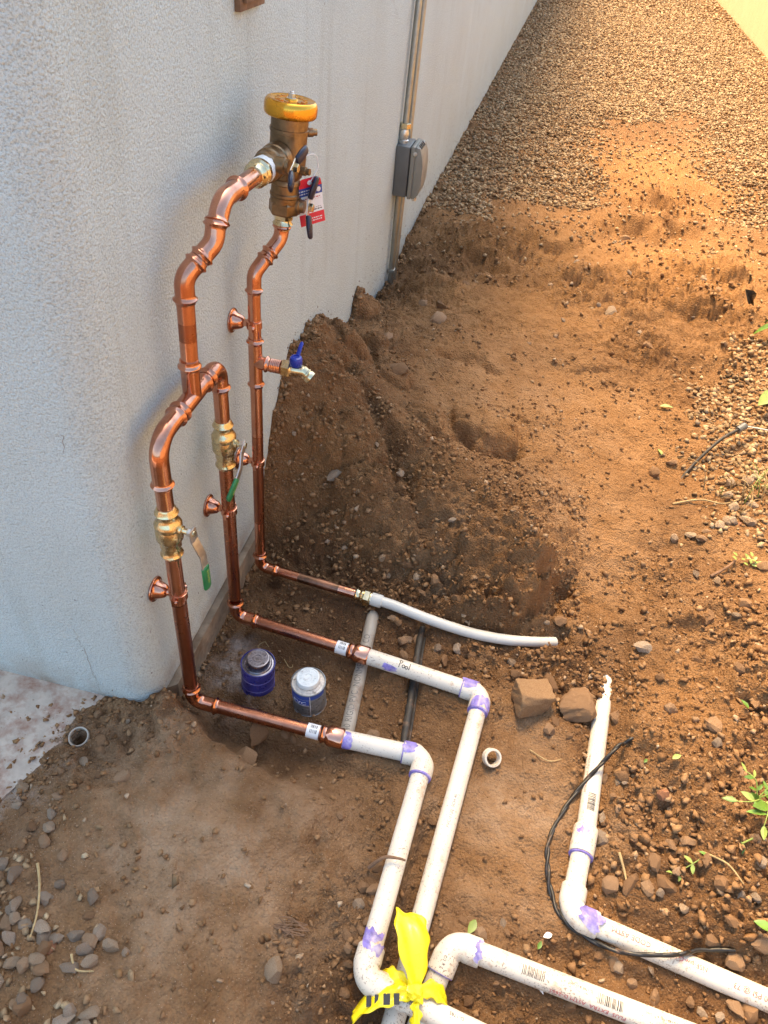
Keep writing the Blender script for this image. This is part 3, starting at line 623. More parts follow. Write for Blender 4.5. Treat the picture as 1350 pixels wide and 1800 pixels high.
# soil crumbs and clods
def clods(n, box, lo, hi, p, seed, dens):
    r = np.random.RandomState(seed); x = r.uniform(box[0], box[1], n); y = r.uniform(box[2], box[3], n)
    d = dens(x, y); k = r.rand(n) < d; x, y = x[k], y[k]
    return x, y, lo + (hi - lo) * r.rand(len(x))**p
def dens1(x, y):
    d = .16 + .9 * np.clip(blobs(x, y, RUB) + .35 * fbm(x * 6, y * 6, 3, 1.), 0, 1)**1.4 - .1 * blobs(x, y, SMOOTH)
    sl = (x < -.66) & (y > .60); d = np.where(sl, np.clip(.12 + 1.0 * sst(-1.0, -.75, x) + .6 * fbm(x * 9, y * 9, 2, 3.), 0, 1), d)
    return d * ((x > WX) | (y < WY + .02))
c1 = clods(74000, (-1.1, 1.3, .14, 2.7), .0028, .019, 4.0, 31, dens1)
c2 = clods(15000, (-.6, 2.0, 2.6, 5.6), .004, .034, 4.5, 32, lambda x, y: .05 + .95 * np.clip(1.3 * fbm(x * 3, y * 3, 3, 4.) - .1, 0, .6) + .6 * np.clip(blobs(x, y, RUB) + .3 * fbm(x * 4, y * 4, 3, 1.), 0, 1))
c3 = clods(5200, (.35, 1.3, .45, 1.75), .008, .030, 2.2, 33, lambda x, y: np.clip(blobs(x, y, RUB[7:13] + [(.75, 1.0, .3, .9), (.85, 1.4, .3, .7)]) - .1 + .5 * fbm(x * 7, y * 7, 2, 9.), 0, 1))
c4 = clods(1500, (-.5, .5, 1.25, 1.62), .008, .026, 1.8, 34, lambda x, y: np.clip(blobs(x, y, RUB[:5]) - .1 + .6 * fbm(x * 8, y * 8, 2, 9.), 0, 1))
c5 = clods(5200, (-.60, .35, 1.50, 2.0), .004, .024, 3.0, 35, lambda x, y: np.clip(.35 + 1.1 * fbm(x * 9, y * 9, 2, 19.), 0, 1))
r6 = np.random.RandomState(36); y6 = r6.uniform(.97, 4.2, 1500); c6 = (WX + np.abs(r6.normal(size=1500)) * .014 + .002, y6, .005 + .022 * r6.rand(1500)**2.6)     # crumbs heaped along the foot of the wall
x, y, s = (np.concatenate([q[k] for q in (c1, c2, c3, c4, c5, c6)]) for k in range(3))
free = np.ones(len(x), bool)                                # no crumbs inside or on top of the pipes
for x0, y0, z0, x1, y1, z1, r_, dr in BEDS:
    if y0 > 1.3 and x0 > .4: continue
    dx, dy = x1 - x0, y1 - y0; t = np.clip(((x - x0) * dx + (y - y0) * dy) / (dx * dx + dy * dy), 0, 1); free &= np.hypot(x - x0 - t * dx, y - y0 - t * dy) > r_ * .85 + s * .3
x, y, s = x[free], y[free], s[free]
o = scatter('soil_clods', x, y, s, 'clod', .10, 24); o['label'] = 'brown soil crumbs and small clods strewn over the dug ground'
# mud splashed and stuck on the stucco just above the soil line
r = np.random.RandomState(77); n = 520; sy = r.uniform(.98, 4.0, n); near_ = np.exp(-((sy - 2.1) / .75)**2); k = r.rand(n) < .12 + .88 * near_; sy = sy[k]; n = len(sy)
sz = height(np.full(n, WX + .01), sy) + r.exponential(.010, n) * (.4 + 1.2 * np.exp(-((sy - 2.2) / .7)**2)); ss = (.0025 + .012 * r.rand(n)**3.5); R = rot_mats(n, r, 1); cs = []; fs = []; o_ = 0
for i in range(n):
    v, f = HULLS[i % len(HULLS)]; q = (R[i] @ v.T).T * ss[i]; q[:, 0] *= .25; cs.append(q + np.array([WX + .0005, sy[i], sz[i]])); fs.append(f + o_); o_ += len(v)
me = mesh_np('mud_splashes', np.concatenate(cs), np.concatenate(fs)); me.materials.append(M['clod_dark']); o = bpy.data.objects.new('mud_splashes', me); COL.objects.link(o); kind(o, 'stuff'); o['label'] = 'brown mud flecks on the stucco above the soil line'
STONES = [
(-0.692, 0.479, 0.045, 'g', 'round grey stone, largest one at the left edge by the gravel'),
(-0.664, 0.423, 0.037, 'g', ''),
(-0.611, 0.462, 0.017, 'g', ''),
(-0.612, 0.429, 0.031, 'b', 'orange brown chip among grey stones at the left edge'),
(-0.624, 0.405, 0.031, 'g', ''),
(-0.495, 0.426, 0.033, 'g', 'dark grey square stone lying on smooth soil in the left foreground'),
(-0.524, 0.446, 0.027, 'b', ''),
(-0.563, 0.381, 0.03, 'r', 'red square tile chip on soil at the lower left'),
(-0.433, 0.409, 0.018, 'p', 'small white pebble on smooth soil in the left foreground'),
(-0.553, 0.397, 0.012, 'p', ''),
(-0.468, 0.409, 0.009, 'p', ''),
(-0.586, 0.396, 0.034, 'g', ''),
(-0.711, 0.534, 0.022, 'b', ''),
(-0.622, 0.53, 0.026, 'b', ''),
(-0.687, 0.599, 0.029, 'g', 'bluish grey chip on soil below the pale slab'),
(-0.723, 0.684, 0.035, 'b', ''),
(-0.585, 0.698, 0.04, 'b', 'flat tan stone set into soil right of the drain pipe opening'),
(-0.638, 0.693, 0.021, 'b', ''),
(-0.634, 0.706, 0.009, 'p', ''),
(-0.776, 0.639, 0.03, 'p', 'white stone on soil spilled over the pale slab'),
(-0.767, 0.602, 0.032, 'p', 'second white stone at the dirty edge of the pale slab'),
(-0.748, 0.592, 0.027, 'b', ''),
(-0.676, 0.776, 0.039, 'b', 'grey brown stone nearest the drain pipe opening'),
(-0.665, 0.75, 0.031, 'b', ''),
(-0.69, 0.721, 0.034, 'p', ''),
(-0.72, 0.835, 0.03, 'b', ''),
(-0.646, 0.832, 0.013, 'p', ''),
(-0.732, 0.726, 0.027, 'b', ''),
(-0.57, 0.797, 0.022, 'b', ''),
(-0.519, 0.771, 0.017, 'b', ''),
(-0.689, 0.63, 0.025, 'b', ''),
(-0.391, 0.872, 0.071, 'b', 'flat slab of clay leaning in the trench under the left copper pipe'),
(-0.384, 0.945, 0.068, 'b', 'wide flat clod beneath the left copper pipe'),
(-0.322, 0.952, 0.03, 'b', ''),
(-0.299, 0.945, 0.024, 'b', ''),
(-0.12, 0.953, 0.032, 'b', ''),
(-0.173, 0.454, 0.045, 'p', 'pale tan wedge stone half buried at the bottom of the left foreground'),
(-0.165, 0.41, 0.012, 'p', ''),
(-0.185, 0.725, 0.011, 'b', ''),
(-0.141, 0.776, 0.027, 'b', ''),
(-0.119, 0.809, 0.012, 'b', ''),
(-0.122, 1.019, 0.036, 'b', ''),
(-0.141, 1.079, 0.02, 'b', ''),
(-0.059, 0.654, 0.035, 'b', 'tan stone left of the leftmost white pipe, upper of two'),
(-0.035, 0.652, 0.03, 'b', 'tan stone touching the leftmost white pipe, lower of two'),
(-0.061, 0.616, 0.034, 'p', ''),
(-0.031, 0.628, 0.023, 'b', ''),
(-0.037, 0.705, 0.033, 'b', ''),
(0.055, 0.765, 0.027, 'b', 'small brown stone between the two long white pipes, lower one'),
(0.054, 0.833, 0.03, 'b', 'brown stone between the two long white pipes, upper one'),
(-0.032, 0.589, 0.022, 'b', ''),
(-0.043, 0.571, 0.022, 'b', ''),
(-0.067, 0.555, 0.031, 'b', ''),
(-0.06, 0.531, 0.024, 'b', ''),
(-0.042, 0.549, 0.024, 'b', ''),
(-0.045, 0.467, 0.023, 'b', ''),
(-0.05, 0.51, 0.024, 'b', ''),
(-0.024, 0.751, 0.019, 'b', ''),
(-0.414, 1.693, 0.05, 'g', 'smooth grey cobble set in the face of the soil mound'),
(-0.544, 1.709, 0.02, 'p', ''),
(-0.317, 1.807, 0.017, 'p', ''),
(-0.23, 1.766, 0.034, 'p', ''),
(-0.05, 1.647, 0.029, 'p', ''),
(-0.203, 1.522, 0.03, 'p', ''),
(-0.221, 1.534, 0.026, 'p', ''),
(-0.146, 1.545, 0.039, 'b', ''),
(-0.116, 1.518, 0.029, 'p', ''),
(-0.159, 1.505, 0.029, 'b', ''),
(-0.194, 1.356, 0.031, 'b', ''),
(-0.021, 1.482, 0.029, 'p', ''),
(0.013, 1.433, 0.043, 'b', ''),
(-0.063, 1.489, 0.039, 'b', ''),
(-0.089, 1.465, 0.029, 'b', ''),
(0.119, 1.727, 0.03, 'b', ''),
(0.102, 1.586, 0.026, 'b', ''),
(0.192, 1.845, 0.021, 'p', ''),
(-0.34, 1.555, 0.023, 'p', ''),
(-0.392, 1.557, 0.023, 'p', ''),
(-0.287, 2.753, 0.076, 'b', 'reddish clod on the soil behind the mound top'),
(-0.337, 2.214, 0.085, 'b', 'large clod half way up the crest of the soil mound'),
(-0.487, 2.324, 0.068, 'b', ''),
(-0.434, 2.463, 0.062, 'b', ''),
(0.239, 1.195, 0.109, 't', 'big square block of hard tan soil beside the white pipes'),
(0.35, 1.207, 0.113, 'b', 'rough brown rock right of the square soil block'),
(0.282, 1.267, 0.064, 'b', 'brown clod behind the square soil block'),
(0.195, 1.27, 0.05, 'b', 'small clod left of and behind the square soil block'),
(0.163, 1.393, 0.042, 'b', 'brown cobble left of the end of the milky pipe'),
(0.201, 1.399, 0.036, 'b', ''),
(0.184, 1.317, 0.039, 'g', ''),
(0.298, 1.474, 0.047, 'b', ''),
(0.281, 1.189, 0.037, 'b', ''),
(0.505, 1.398, 0.054, 'g', 'grey brown cobble right of the end of the milky pipe'),
(0.079, 1.314, 0.039, 'b', ''),
(0.038, 1.323, 0.036, 'g', ''),
(0.009, 1.278, 0.039, 'b', ''),
(-0.013, 1.313, 0.033, 'g', ''),
(-0.071, 1.336, 0.031, 'b', ''),
(-0.1, 1.328, 0.037, 'b', ''),
(-0.068, 1.402, 0.028, 'b', ''),
(0.259, 1.344, 0.027, 'b', ''),
(0.247, 1.393, 0.03, 'b', ''),
(0.291, 1.12, 0.041, 'b', ''),
(0.303, 1.151, 0.028, 'b', ''),
(0.336, 1.105, 0.022, 'b', ''),
(0.263, 1.459, 0.025, 'p', ''),
(0.133, 1.392, 0.024, 'b', ''),
(-0.112, 1.306, 0.034, 'b', ''),
(-0.148, 1.367, 0.038, 'b', ''),
(-0.099, 1.268, 0.033, 'b', ''),
(-0.13, 1.354, 0.028, 'b', ''),
(0.411, 3.214, 0.074, 'p', 'pale tan stone on the trodden soil towards the right'),
(0.351, 3.235, 0.025, 'p', ''),
(0.568, 3.019, 0.057, 'b', ''),
(0.531, 3.093, 0.034, 'p', ''),
(0.839, 3.709, 0.043, 'p', ''),
(0.91, 3.632, 0.053, 'b', ''),
(0.895, 4.637, 0.045, 'p', ''),
(0.49, 3.634, 0.038, 'p', ''),
(0.237, 3.569, 0.048, 'p', ''),
(0.29, 3.579, 0.038, 'p', ''),
(0.513, 4.328, 0.074, 'b', ''),
(-0.229, 3.18, 0.045, 'b', ''),
(-0.291, 2.856, 0.06, 'b', ''),
(-0.371, 2.913, 0.052, 'b', ''),
(0.205, 3.026, 0.024, 'p', ''),
(0.081, 2.777, 0.022, 'b', ''),
(0.679, 1.536, 0.052, 'b', ''),
(0.769, 1.592, 0.056, 'b', 'flat slab stone on the slope above the sprigs, right'),
(0.852, 1.766, 0.052, 'b', ''),
(0.808, 1.951, 0.021, 'r', ''),
(0.66, 1.705, 0.026, 'g', ''),
(0.716, 1.683, 0.029, 'p', ''),
(0.742, 1.539, 0.031, 'g', ''),
(0.635, 2.275, 0.043, 'b', ''),
(0.577, 2.202, 0.046, 'b', ''),
(0.705, 1.893, 0.035, 'b', ''),
(0.695, 1.863, 0.041, 'b', ''),
(0.452, 1.019, 0.038, 'b', ''),
(0.437, 1.055, 0.029, 'b', ''),
(0.45, 1.196, 0.036, 'b', ''),
(0.423, 1.024, 0.039, 'b', 'brown stone against the buried end of the right white pipe'),
(0.531, 0.974, 0.037, 'r', 'pinkish tan flat stone in the rubble right of the white pipe'),
(0.623, 1.007, 0.04, 'b', ''),
(0.65, 1.119, 0.034, 'g', 'grey stone on the right slope below the trodden path'),
(0.651, 1.17, 0.053, 'b', ''),
(0.508, 0.826, 0.042, 'b', 'upright squared brown stone in the rubble right of the elbow'),
(0.415, 0.877, 0.044, 'g', ''),
(0.419, 0.923, 0.035, 'g', ''),
(0.436, 0.967, 0.02, 'b', ''),
(0.458, 1.003, 0.018, 'g', ''),
(0.583, 0.889, 0.045, 'b', ''),
(0.475, 0.88, 0.029, 'b', ''),
(0.467, 0.779, 0.051, 'b', ''),
(0.499, 0.774, 0.034, 'b', ''),
(0.531, 0.79, 0.048, 'b', 'rounded rusty clod in the rubble, below the trailing sprig'),
(0.522, 0.77, 0.025, 'g', ''),
(0.571, 0.755, 0.031, 'p', 'pale angular stone in rubble at the right'),
(0.632, 0.797, 0.045, 'b', ''),
(0.668, 0.785, 0.031, 'g', ''),
(0.69, 0.787, 0.029, 'g', 'light grey stone near the right edge under the trailing sprig'),
(0.646, 0.735, 0.037, 'b', ''),
(0.621, 0.708, 0.037, 'b', ''),
(0.432, 0.77, 0.042, 'b', ''),
(0.545, 0.869, 0.031, 'b', ''),
(0.607, 0.93, 0.026, 'b', ''),
(0.518, 0.872, 0.026, 'b', ''),
(0.555, 1.006, 0.018, 'g', ''),
(0.552, 0.946, 0.019, 'g', ''),
(0.706, 0.715, 0.058, 'b', 'large tan clod at the right edge below the green leaf'),
(0.665, 0.689, 0.054, 'b', 'brown clod above the lower right white pipe'),
(0.659, 0.665, 0.043, 'r', ''),
(0.693, 0.618, 0.044, 'b', 'rounded rusty clod in front of the lower right white pipe'),
(0.665, 0.615, 0.036, 'b', ''),
(0.64, 0.594, 0.023, 'g', ''),
(0.59, 0.611, 0.024, 'b', ''),
(0.61, 0.597, 0.025, 'g', ''),
(0.455, 0.634, 0.026, 'p', 'pale flat chip between the two lower right white pipes'),
(0.444, 0.639, 0.035, 'b', ''),
(0.416, 0.645, 0.022, 'b', ''),
(0.482, 0.616, 0.028, 'b', ''),
(0.519, 0.594, 0.036, 'b', ''),
(0.41, 0.566, 0.028, 'b', ''),
(0.368, 0.547, 0.032, 'b', ''),
(0.186, 0.521, 0.032, 'b', 'reddish oblong stone in the dark hole right of the yellow tape'),
(0.23, 0.661, 0.025, 'g', 'pinkish chip above the lower white pipe elbow'),
(0.19, 0.63, 0.034, 'b', ''),
(0.153, 0.651, 0.03, 'b', ''),
(0.238, 0.645, 0.018, 'b', ''),
(0.227, 0.55, 0.017, 'b', ''),
(0.239, 0.558, 0.015, 'b', ''),
(0.356, 0.723, 0.023, 'b', ''),
(0.399, 1.136, 0.03, 'b', ''),
(0.442, 0.934, 0.025, 'b', ''),
(0.481, 0.949, 0.027, 'b', ''),
(0.493, 1.059, 0.031, 'b', ''),
(0.562, 1.21, 0.041, 'b', ''),
(0.637, 1.388, 0.038, 'b', ''),
(0.717, 1.341, 0.048, 'b', ''),
(0.756, 1.26, 0.038, 'b', ''),
(0.545, 1.306, 0.031, 'b', ''),
(0.705, 1.063, 0.038, 'b', ''),
(0.709, 0.906, 0.04, 'b', ''),
(0.607, 0.842, 0.035, 'b', ''),
(0.554, 0.815, 0.025, 'b', ''),
(0.702, 0.848, 0.027, 'g', ''),
(0.666, 0.913, 0.024, 'b', '')]

LUMPS = [lump_mesh('stone', 60 + k, 2, 7 + k % 4, [(1.15, .95, .70), (1.0, .85, .8), (1.3, .85, .6), (1.05, 1, .75), (1.2, .8, .5)][k % 5], .06, .025) for k in range(14)]
MATC = dict(g='rock_grey', b='rock_brown', p='rock_pale', r='rock_red')
MESHC = {}
def stone_obj(k, c, x, y, s, label, group, sink=.16, rz=None, me=None, tilt=.35, mat=None):
    r = random.Random(k * 7 + 3)
    if me is None:
        key = (k % len(LUMPS), mat or c)
        if key not in MESHC:
            q = LUMPS[key[0]].copy(); q.materials.clear(); q.materials.append(M[mat or MATC[c]]); MESHC[key] = q
        me = MESHC[key]
    ob = bpy.data.objects.new('stone', me); COL.objects.link(ob)
    ob.scale = (s, s, s); ob.location = (x, y, hz(x, y) + s * (.30 - sink))
    ob.rotation_euler = (r.gauss(0, tilt), r.gauss(0, tilt), r.uniform(0, 6.28) if rz is None else rz)
    return tag(ob, label, 'stone', group)
CNAME = dict(g='grey', b='brown', p='pale', r='reddish')
def zone(x, y):
    if y > 2.4: return 'on the soil near the far gravel', 'stones on the soil near the far gravel'
    if x < -.44 and y < .95: return 'on the soil of the left foreground', 'stones on the left foreground soil'
    if x < -.02 and y < .8: return 'beside the leftmost white pipe', 'stones beside the leftmost white pipe'
    if x > .28 and y < 1.2: return 'in the rubble right of the white pipes', 'stones in the rubble right of the white pipes'
    if x > .45: return 'on the right slope by the trodden groove', 'stones on the right slope'
    if y > 1.5: return 'on the soil mound by the wall', 'stones on the soil mound'
    return 'on the trench floor among the pipes', 'stones on the trench floor'
LM = [(.38, .86, 'coupling of the right white pipe'), (.352, .70, 'purple stained white elbow'), (.43, 1.33, 'buried end of the right white pipe'), (.50, 1.12, 'upper end of the black cable'), (.70, .94, 'leafy weed'), (.55, .81, 'tip of the trailing sprig'), (.68, .89, 'root of the trailing sprig'),
      (.677, .735, 'large green fallen leaf'), (.545, 1.05, 'pale green fallen leaf'), (.726, 1.222, 'dark green fallen leaf'), (.815, 1.775, 'green seedlings'), (.84, 2.07, 'dry grass tuft'), (.667, 2.2, 'foot of the drip tube'), (.29, 1.43, 'buried end of the milky pipe'), (-.20, 1.39, 'collar of the milky pipe'), (.02, 1.35, 'middle of the milky pipe'),
      (.24, 1.20, 'square block of hard soil'), (.36, 1.22, 'rough brown rock'), (.163, 1.01, 'white offcut ring'), (.118, 1.17, 'elbow of the pipe marked Pool'), (.012, .96, 'first elbow of the nearest white pipe'), (-.018, .487, 'white elbow left of the yellow tape'), (.07, .47, 'yellow tape'), (.133, .59, 'white elbow right of the yellow tape'),
      (-.065, 1.36, 'far end of the black tube'), (-.05, 1.05, 'near end of the black tube'), (-.20, 1.34, 'far end of the grey conduit'), (-.19, 1.0, 'near end of the grey conduit'), (-.29, 1.06, 'cement can'), (-.43, 1.07, 'primer can'), (-.55, .95, 'foot of the nearest riser'), (-.728, .77, 'drain pipe opening'), (-.67, .90, 'house wall corner'),
      (-.03, .70, 'twig on the leftmost pipe'), (.31, .85, 'left bend of the black cable'), (.60, .69, 'lower end of the black cable'), (-.58, 3.43, 'foot of the metal conduits'), (-.58, 1.9, 'mound top by the wall'), (-.3, 1.7, 'middle of the mound face'), (0, 1.6, 'right foot of the mound'), (.6, 4.3, 'dark hollow in the far soil'), (1.02, 3.46, 'blackish dead leaf'), (-.64, .47, 'long straw twig'), (-.46, .45, 'white pebbles in the left foreground'), (.45, 3.0, 'middle of the trodden path')]
ORD = 'nearest second third fourth fifth sixth seventh eighth ninth tenth'.split()
COLN = dict(g='grey', b='brown', p='pale', r='reddish')
near = {}
for k, (x, y, s, c, lab) in enumerate(STONES):
    if not lab:
        d, i = min((math.hypot(x - a, (y - b_) * (1 if y < 2 else .5)), i) for i, (a, b_, _) in enumerate(LM)); near.setdefault((i, c), []).append((d, k))
AUTO = {}
for (i, c), q in near.items():
    for n_, (d, k) in enumerate(sorted(q)): AUTO[k] = ('%s stone nearest the %s' % (COLN[c], LM[i][2])) if n_ == 0 else ('%s %s stone from the %s' % (ORD[n_], COLN[c], LM[i][2]))
for k, (x, y, s, c, lab) in enumerate(STONES):
    z_, g_ = zone(x, y)
    if 'square block' in lab or 'rough brown rock' in lab:
        blk = lab.startswith('big square')
        me = lump_mesh('stone', 7 if blk else 9, 5, 9 if blk else 16, (1.08, 1.0, .74) if blk else (1.25, .98, .72), .05 if blk else .07, .05 if blk else .04, blk)
        me.materials.append(M['rock_tan' if blk else 'rock_brown']); ob = stone_obj(k, c, x, y, s * (.95 if blk else .84), lab, g_, sink=.06, rz=.35 if blk else 1.0, me=me, tilt=.06)
    else:
        rnd = 'rounded' in lab or 'clod' in lab
        stone_obj(k, c, x, y, s * .80, lab or AUTO[k], g_, sink=.26 if x < -.4 else .22)
for j, i in enumerate(o3):
    c = 'gbpbbgpgb'[j % 9]
    stone_obj(500 + j, c, float(xb[i]), float(yb[i]), float(sb[i]) * .95, '%s gravel stone in the loose heap at the bottom left corner' % CNAME[c], 'gravel stones in the bottom left heap', sink=.05)
for j, i in enumerate(o2):
    stone_obj(700 + j, 'p', float(xa[i]), float(ya[i]), float(sa[i]), 'pale gravel stone in the bed at the right edge', 'gravel stones in the right bed', sink=.05, mat='gravel_one')
# ------------------------------------------------------------------ pipe helpers
def fpath(pts, R, n=9):
    P = [Vector(p) for p in pts]; out = [P[0]]
    for i in range(1, len(P) - 1):
        a = (P[i - 1] - P[i]); b = (P[i + 1] - P[i]); la, lb = a.length, b.length; a.normalize(); b.normalize()
        r = R[i - 1] if isinstance(R, (list, tuple)) else R
        ang = a.angle(b); t = min(r / math.tan(ang / 2), la * .96, lb * .96); r = t * math.tan(ang / 2)
        c = P[i] + (a + b).normalized() * (r / math.sin(ang / 2))
        s, e = P[i] + a * t, P[i] + b * t; u = s - c; v = e - c; th = u.angle(v)
        for k in range(n + 1):
            w = k / n; out.append(c + (u * math.sin((1 - w) * th) + v * math.sin(w * th)) / math.sin(th))
    out.append(P[-1]); return out
def smooth_path(P, n=8):
    P = [Vector(p) for p in P]; out = []
    for i in range(len(P) - 1):
        a, b, c, d = P[max(0, i - 1)], P[i], P[i + 1], P[min(len(P) - 1, i + 2)]
        for k in range(n):
            t = k / n; out.append(.5 * ((2 * b) + (c - a) * t + (2 * a - 5 * b + 4 * c - d) * t * t + (3 * b - a - 3 * c + d) * t**3))
    return out + [P[-1]]
def resample(P, step):
    P = [Vector(p) for p in P]; d = [0]
    for a, b in zip(P, P[1:]): d.append(d[-1] + (b - a).length)
    n = max(2, int(d[-1] / step) + 1); out = []; j = 0
    for k in range(n + 1):
        s = d[-1] * k / n
        while j < len(P) - 2 and d[j + 1] < s: j += 1
        w = (s - d[j]) / max(1e-9, d[j + 1] - d[j]); out.append(P[j].lerp(P[j + 1], min(1, w)))
    return out, d[-1]
def rprof(L, n, r, sleeve, beads, bh, bw=.0032):
    out = []
    for k in range(n + 1):
        s = L * k / n; q = r + sleeve
        for b in beads: q = max(q, r + sleeve + bh * math.exp(-((s - b) / bw)**2))
        out.append(q)
    return out
def press(name, parent, pts, R, r, mat='copper_fit', ends=(True, True), bh=.0045, sleeve=.0016, bd=.009):
    P, L = resample(fpath(pts, R), .0022); beads = ([bd] if ends[0] else []) + ([L - bd] if ends[1] else [])
    rr = rprof(L, len(P) - 1, r, sleeve, beads, bh)
    b = MB(); b.sweep(P, rr, 30); return b.build(name, mat, parent, ang=50)
def pipe(name, parent, a, b, r, mat, seg=30, R=.02):
    pts = [a, b] if not isinstance(a, list) else a
    m = MB(); m.sweep(fpath(pts, R, 10) if len(pts) > 2 else pts, r, seg); return m.build(name, mat, parent, ang=50)
def hexnut(b, base, d, af, h, cham=.1, mi=0):
    r = af / math.sqrt(3); return b.lathe(base, d, [(r * .9, 0), (r, h * cham), (r, h * (1 - cham)), (r * .9, h)], 6, mi)
_fc = {}
def text_flat(s, size, bold=0.0):
    if (s, size) in _fc: return _fc[(s, size)]
    c = bpy.data.curves.new('lettering', 'FONT'); c.body = s; c.size = size; c.align_x = 'LEFT'; c.align_y = 'CENTER'; c.resolution_u = 2; c.offset = bold
    o = bpy.data.objects.new('lettering', c); COL.objects.link(o)
    me = bpy.data.meshes.new_from_object(o.evaluated_get(bpy.context.evaluated_depsgraph_get()))
    bm = bmesh.new(); bm.from_mesh(me); bmesh.ops.triangulate(bm, faces=bm.faces)
    for _ in range(3):                                       # short edges so that letters hug a round surface
        lg = [e for e in bm.edges if abs(e.verts[0].co.y - e.verts[1].co.y) > .0045]
        if not lg: break
        bmesh.ops.subdivide_edges(bm, edges=lg, cuts=1); bmesh.ops.triangulate(bm, faces=bm.faces)
    bm.verts.index_update(); v = [tuple(q.co) for q in bm.verts]; f = [tuple(q.index for q in p.verts) for p in bm.faces]; bm.free()
    bpy.data.objects.remove(o); bpy.data.curves.remove(c); bpy.data.meshes.remove(me)
    _fc[(s, size)] = (v, f); return v, f
def wrap_text(b, s, size, A, u, nrm, r, sx=1.0, mi=0, bold=0.0):
    v, f = text_flat(s, size, bold); A = Vector(A); u = Vector(u).normalized(); n = Vector(nrm); n = (n - u * n.dot(u)).normalized(); up = n.cross(u)
    b.add([A + u * (p[0] * sx) + (r + .0005) * (math.cos(p[1] / r) * n + math.sin(p[1] / r) * up) for p in v], f, mi)
def wrap_bars(b, A, u, nrm, r, L, H, seed, mi=0):
    rr = random.Random(seed); A = Vector(A); u = Vector(u).normalized(); n = Vector(nrm); n = (n - u * n.dot(u)).normalized(); up = n.cross(u)
    x = 0
    while x < L:
        w = rr.choice((.0007, .0007, .0013, .002)); k = 5; vs = []
        for q in (x, x + w):
            for j in range(k + 1):
                a = (j / k - .5) * H / r; vs.append(A + u * q + (r + .0005) * (math.cos(a) * n + math.sin(a) * up))
        b.add(vs, [(j, j + 1, k + 2 + j, k + 1 + j) for j in range(k)], mi); x += w + rr.choice((.0008, .0012, .002))
def stain(parent, a, b, r, s0, s1, nrm=None, half=PI, seed=0, rag=.006, name='primer_stain', mat='purple'):
    """ragged film of primer round a straight pipe from a to b, between s0 and s1 metres"""
    rr = np.random.RandomState(seed); a = Vector(a); u = (Vector(b) - a).normalized()
    n = Vector(nrm) if nrm is not None else frame(u)[1]; n = (n - u * n.dot(u)).normalized(); up = n.cross(u); K = 40; m = MB(); vs = []
    th = np.linspace(0, 2 * PI, K + 1); t0 = np.zeros(K + 1) + .5; t1 = np.zeros(K + 1) + .5
    for q in (t0, t1):
        for fq, am in ((1, .30), (2, .22), (3, .16), (5, .10), (9, .05)): q += am * np.sin(fq * th + rr.rand() * 6.28)
    for j in range(K + 1):
        an = (j / K * 2 - 1) * half
        dd = math.cos(an) * n + math.sin(an) * up; e = 1.0 if half > 3 else max(0, 1 - abs(j / K * 2 - 1)**3)**.5
        lo = s0 + (t0[j] - .5) * 1.5 * rag; hi = lo + (s1 + (t1[j] - .5) * 1.5 * rag - lo) * e
        for k in range(4): vs.append(a + u * (lo + (hi - lo) * k / 3) + dd * (r + .00045))
    m.add(vs, [(j * 4 + k, j * 4 + k + 1, j * 4 + k + 5, j * 4 + k + 4) for j in range(K) for k in range(3)])
    return m.build(name, mat, parent)

# ------------------------------------------------------------------ copper pipework with vacuum breaker
CX = -.55; R1 = .0157; R3 = .0140
asm = thing('copper_pipe_assembly', 'copper pipework with gold capped vacuum breaker and two green handled valves against the stucco wall', 'pipework', (CX, 1.2, -.05))
def cp(a, b, r=R1, mat='copper', name='copper_pipe'): return pipe(name, asm, a, b, r, mat)
# left riser
press('elbow', asm, [(CX, .957, .012), (CX, .957, -.047), (CX + .066, .957, -.047)], .030, R1)
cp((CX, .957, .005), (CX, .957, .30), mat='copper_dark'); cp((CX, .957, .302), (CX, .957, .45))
press('elbow', asm, [(CX, .957, .605), (CX, .957, .708), (CX, 1.045, .708)], .044, R1)
cp((CX, .957, .545), (CX, .957, .62)); cp((CX, 1.03, .708), (CX, 1.06, .708))
tee = press('tee', asm, [(CX, 1.046, .708), (CX, 1.166, .708)], .01, R1)
m = MB(); P, L = resample([(CX, 1.108, .708), (CX, 1.108, .785)], .0022); m.sweep(P, rprof(L, len(P) - 1, R1, .0016, [L - .012], .0045), 30); m.build('tee_branch', 'copper_fit', tee, ang=50)
cp((CX, 1.15, .708), (CX, 1.185, .708))
press('elbow', asm, [(CX, 1.170, .708), (CX, 1.234, .708), (CX, 1.234, .645)], .036, R1)
cp((CX, 1.110, .772), (CX, 1.1125, .822)); cp((CX, 1.1125, .8222), (CX, 1.114, .856), mat='copper_dark'); cp((CX, 1.114, .8562), (CX, 1.116, .905))
K1 = Vector((CX, 1.118, .936)); K2 = Vector((-.515, 1.172, .982)); C1 = Vector((-.513, 1.212, 1.04)); mid = (K1 + K2) / 2
press('offset_elbow', asm, [(CX, 1.116, .890), K1, mid], .035, R1, bd=.008)
press('offset_elbow', asm, [mid + (K2 - K1) * .02, K2, K2 + V(.001, .012, .034)], .035, R1, bd=.007)
press('elbow', asm, [K2 + V(.001, .010, .022), C1, (-.512, 1.285, 1.0385)], .040, R1)
cp((-.512, 1.272, 1.0386), (-.5095, 1.375, 1.036))
# middle riser
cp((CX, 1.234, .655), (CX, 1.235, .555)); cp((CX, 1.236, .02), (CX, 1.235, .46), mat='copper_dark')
press('elbow', asm, [(CX, 1.236, .010), (CX, 1.236, -.050), (CX + .064, 1.231, -.050)], .030, R1)
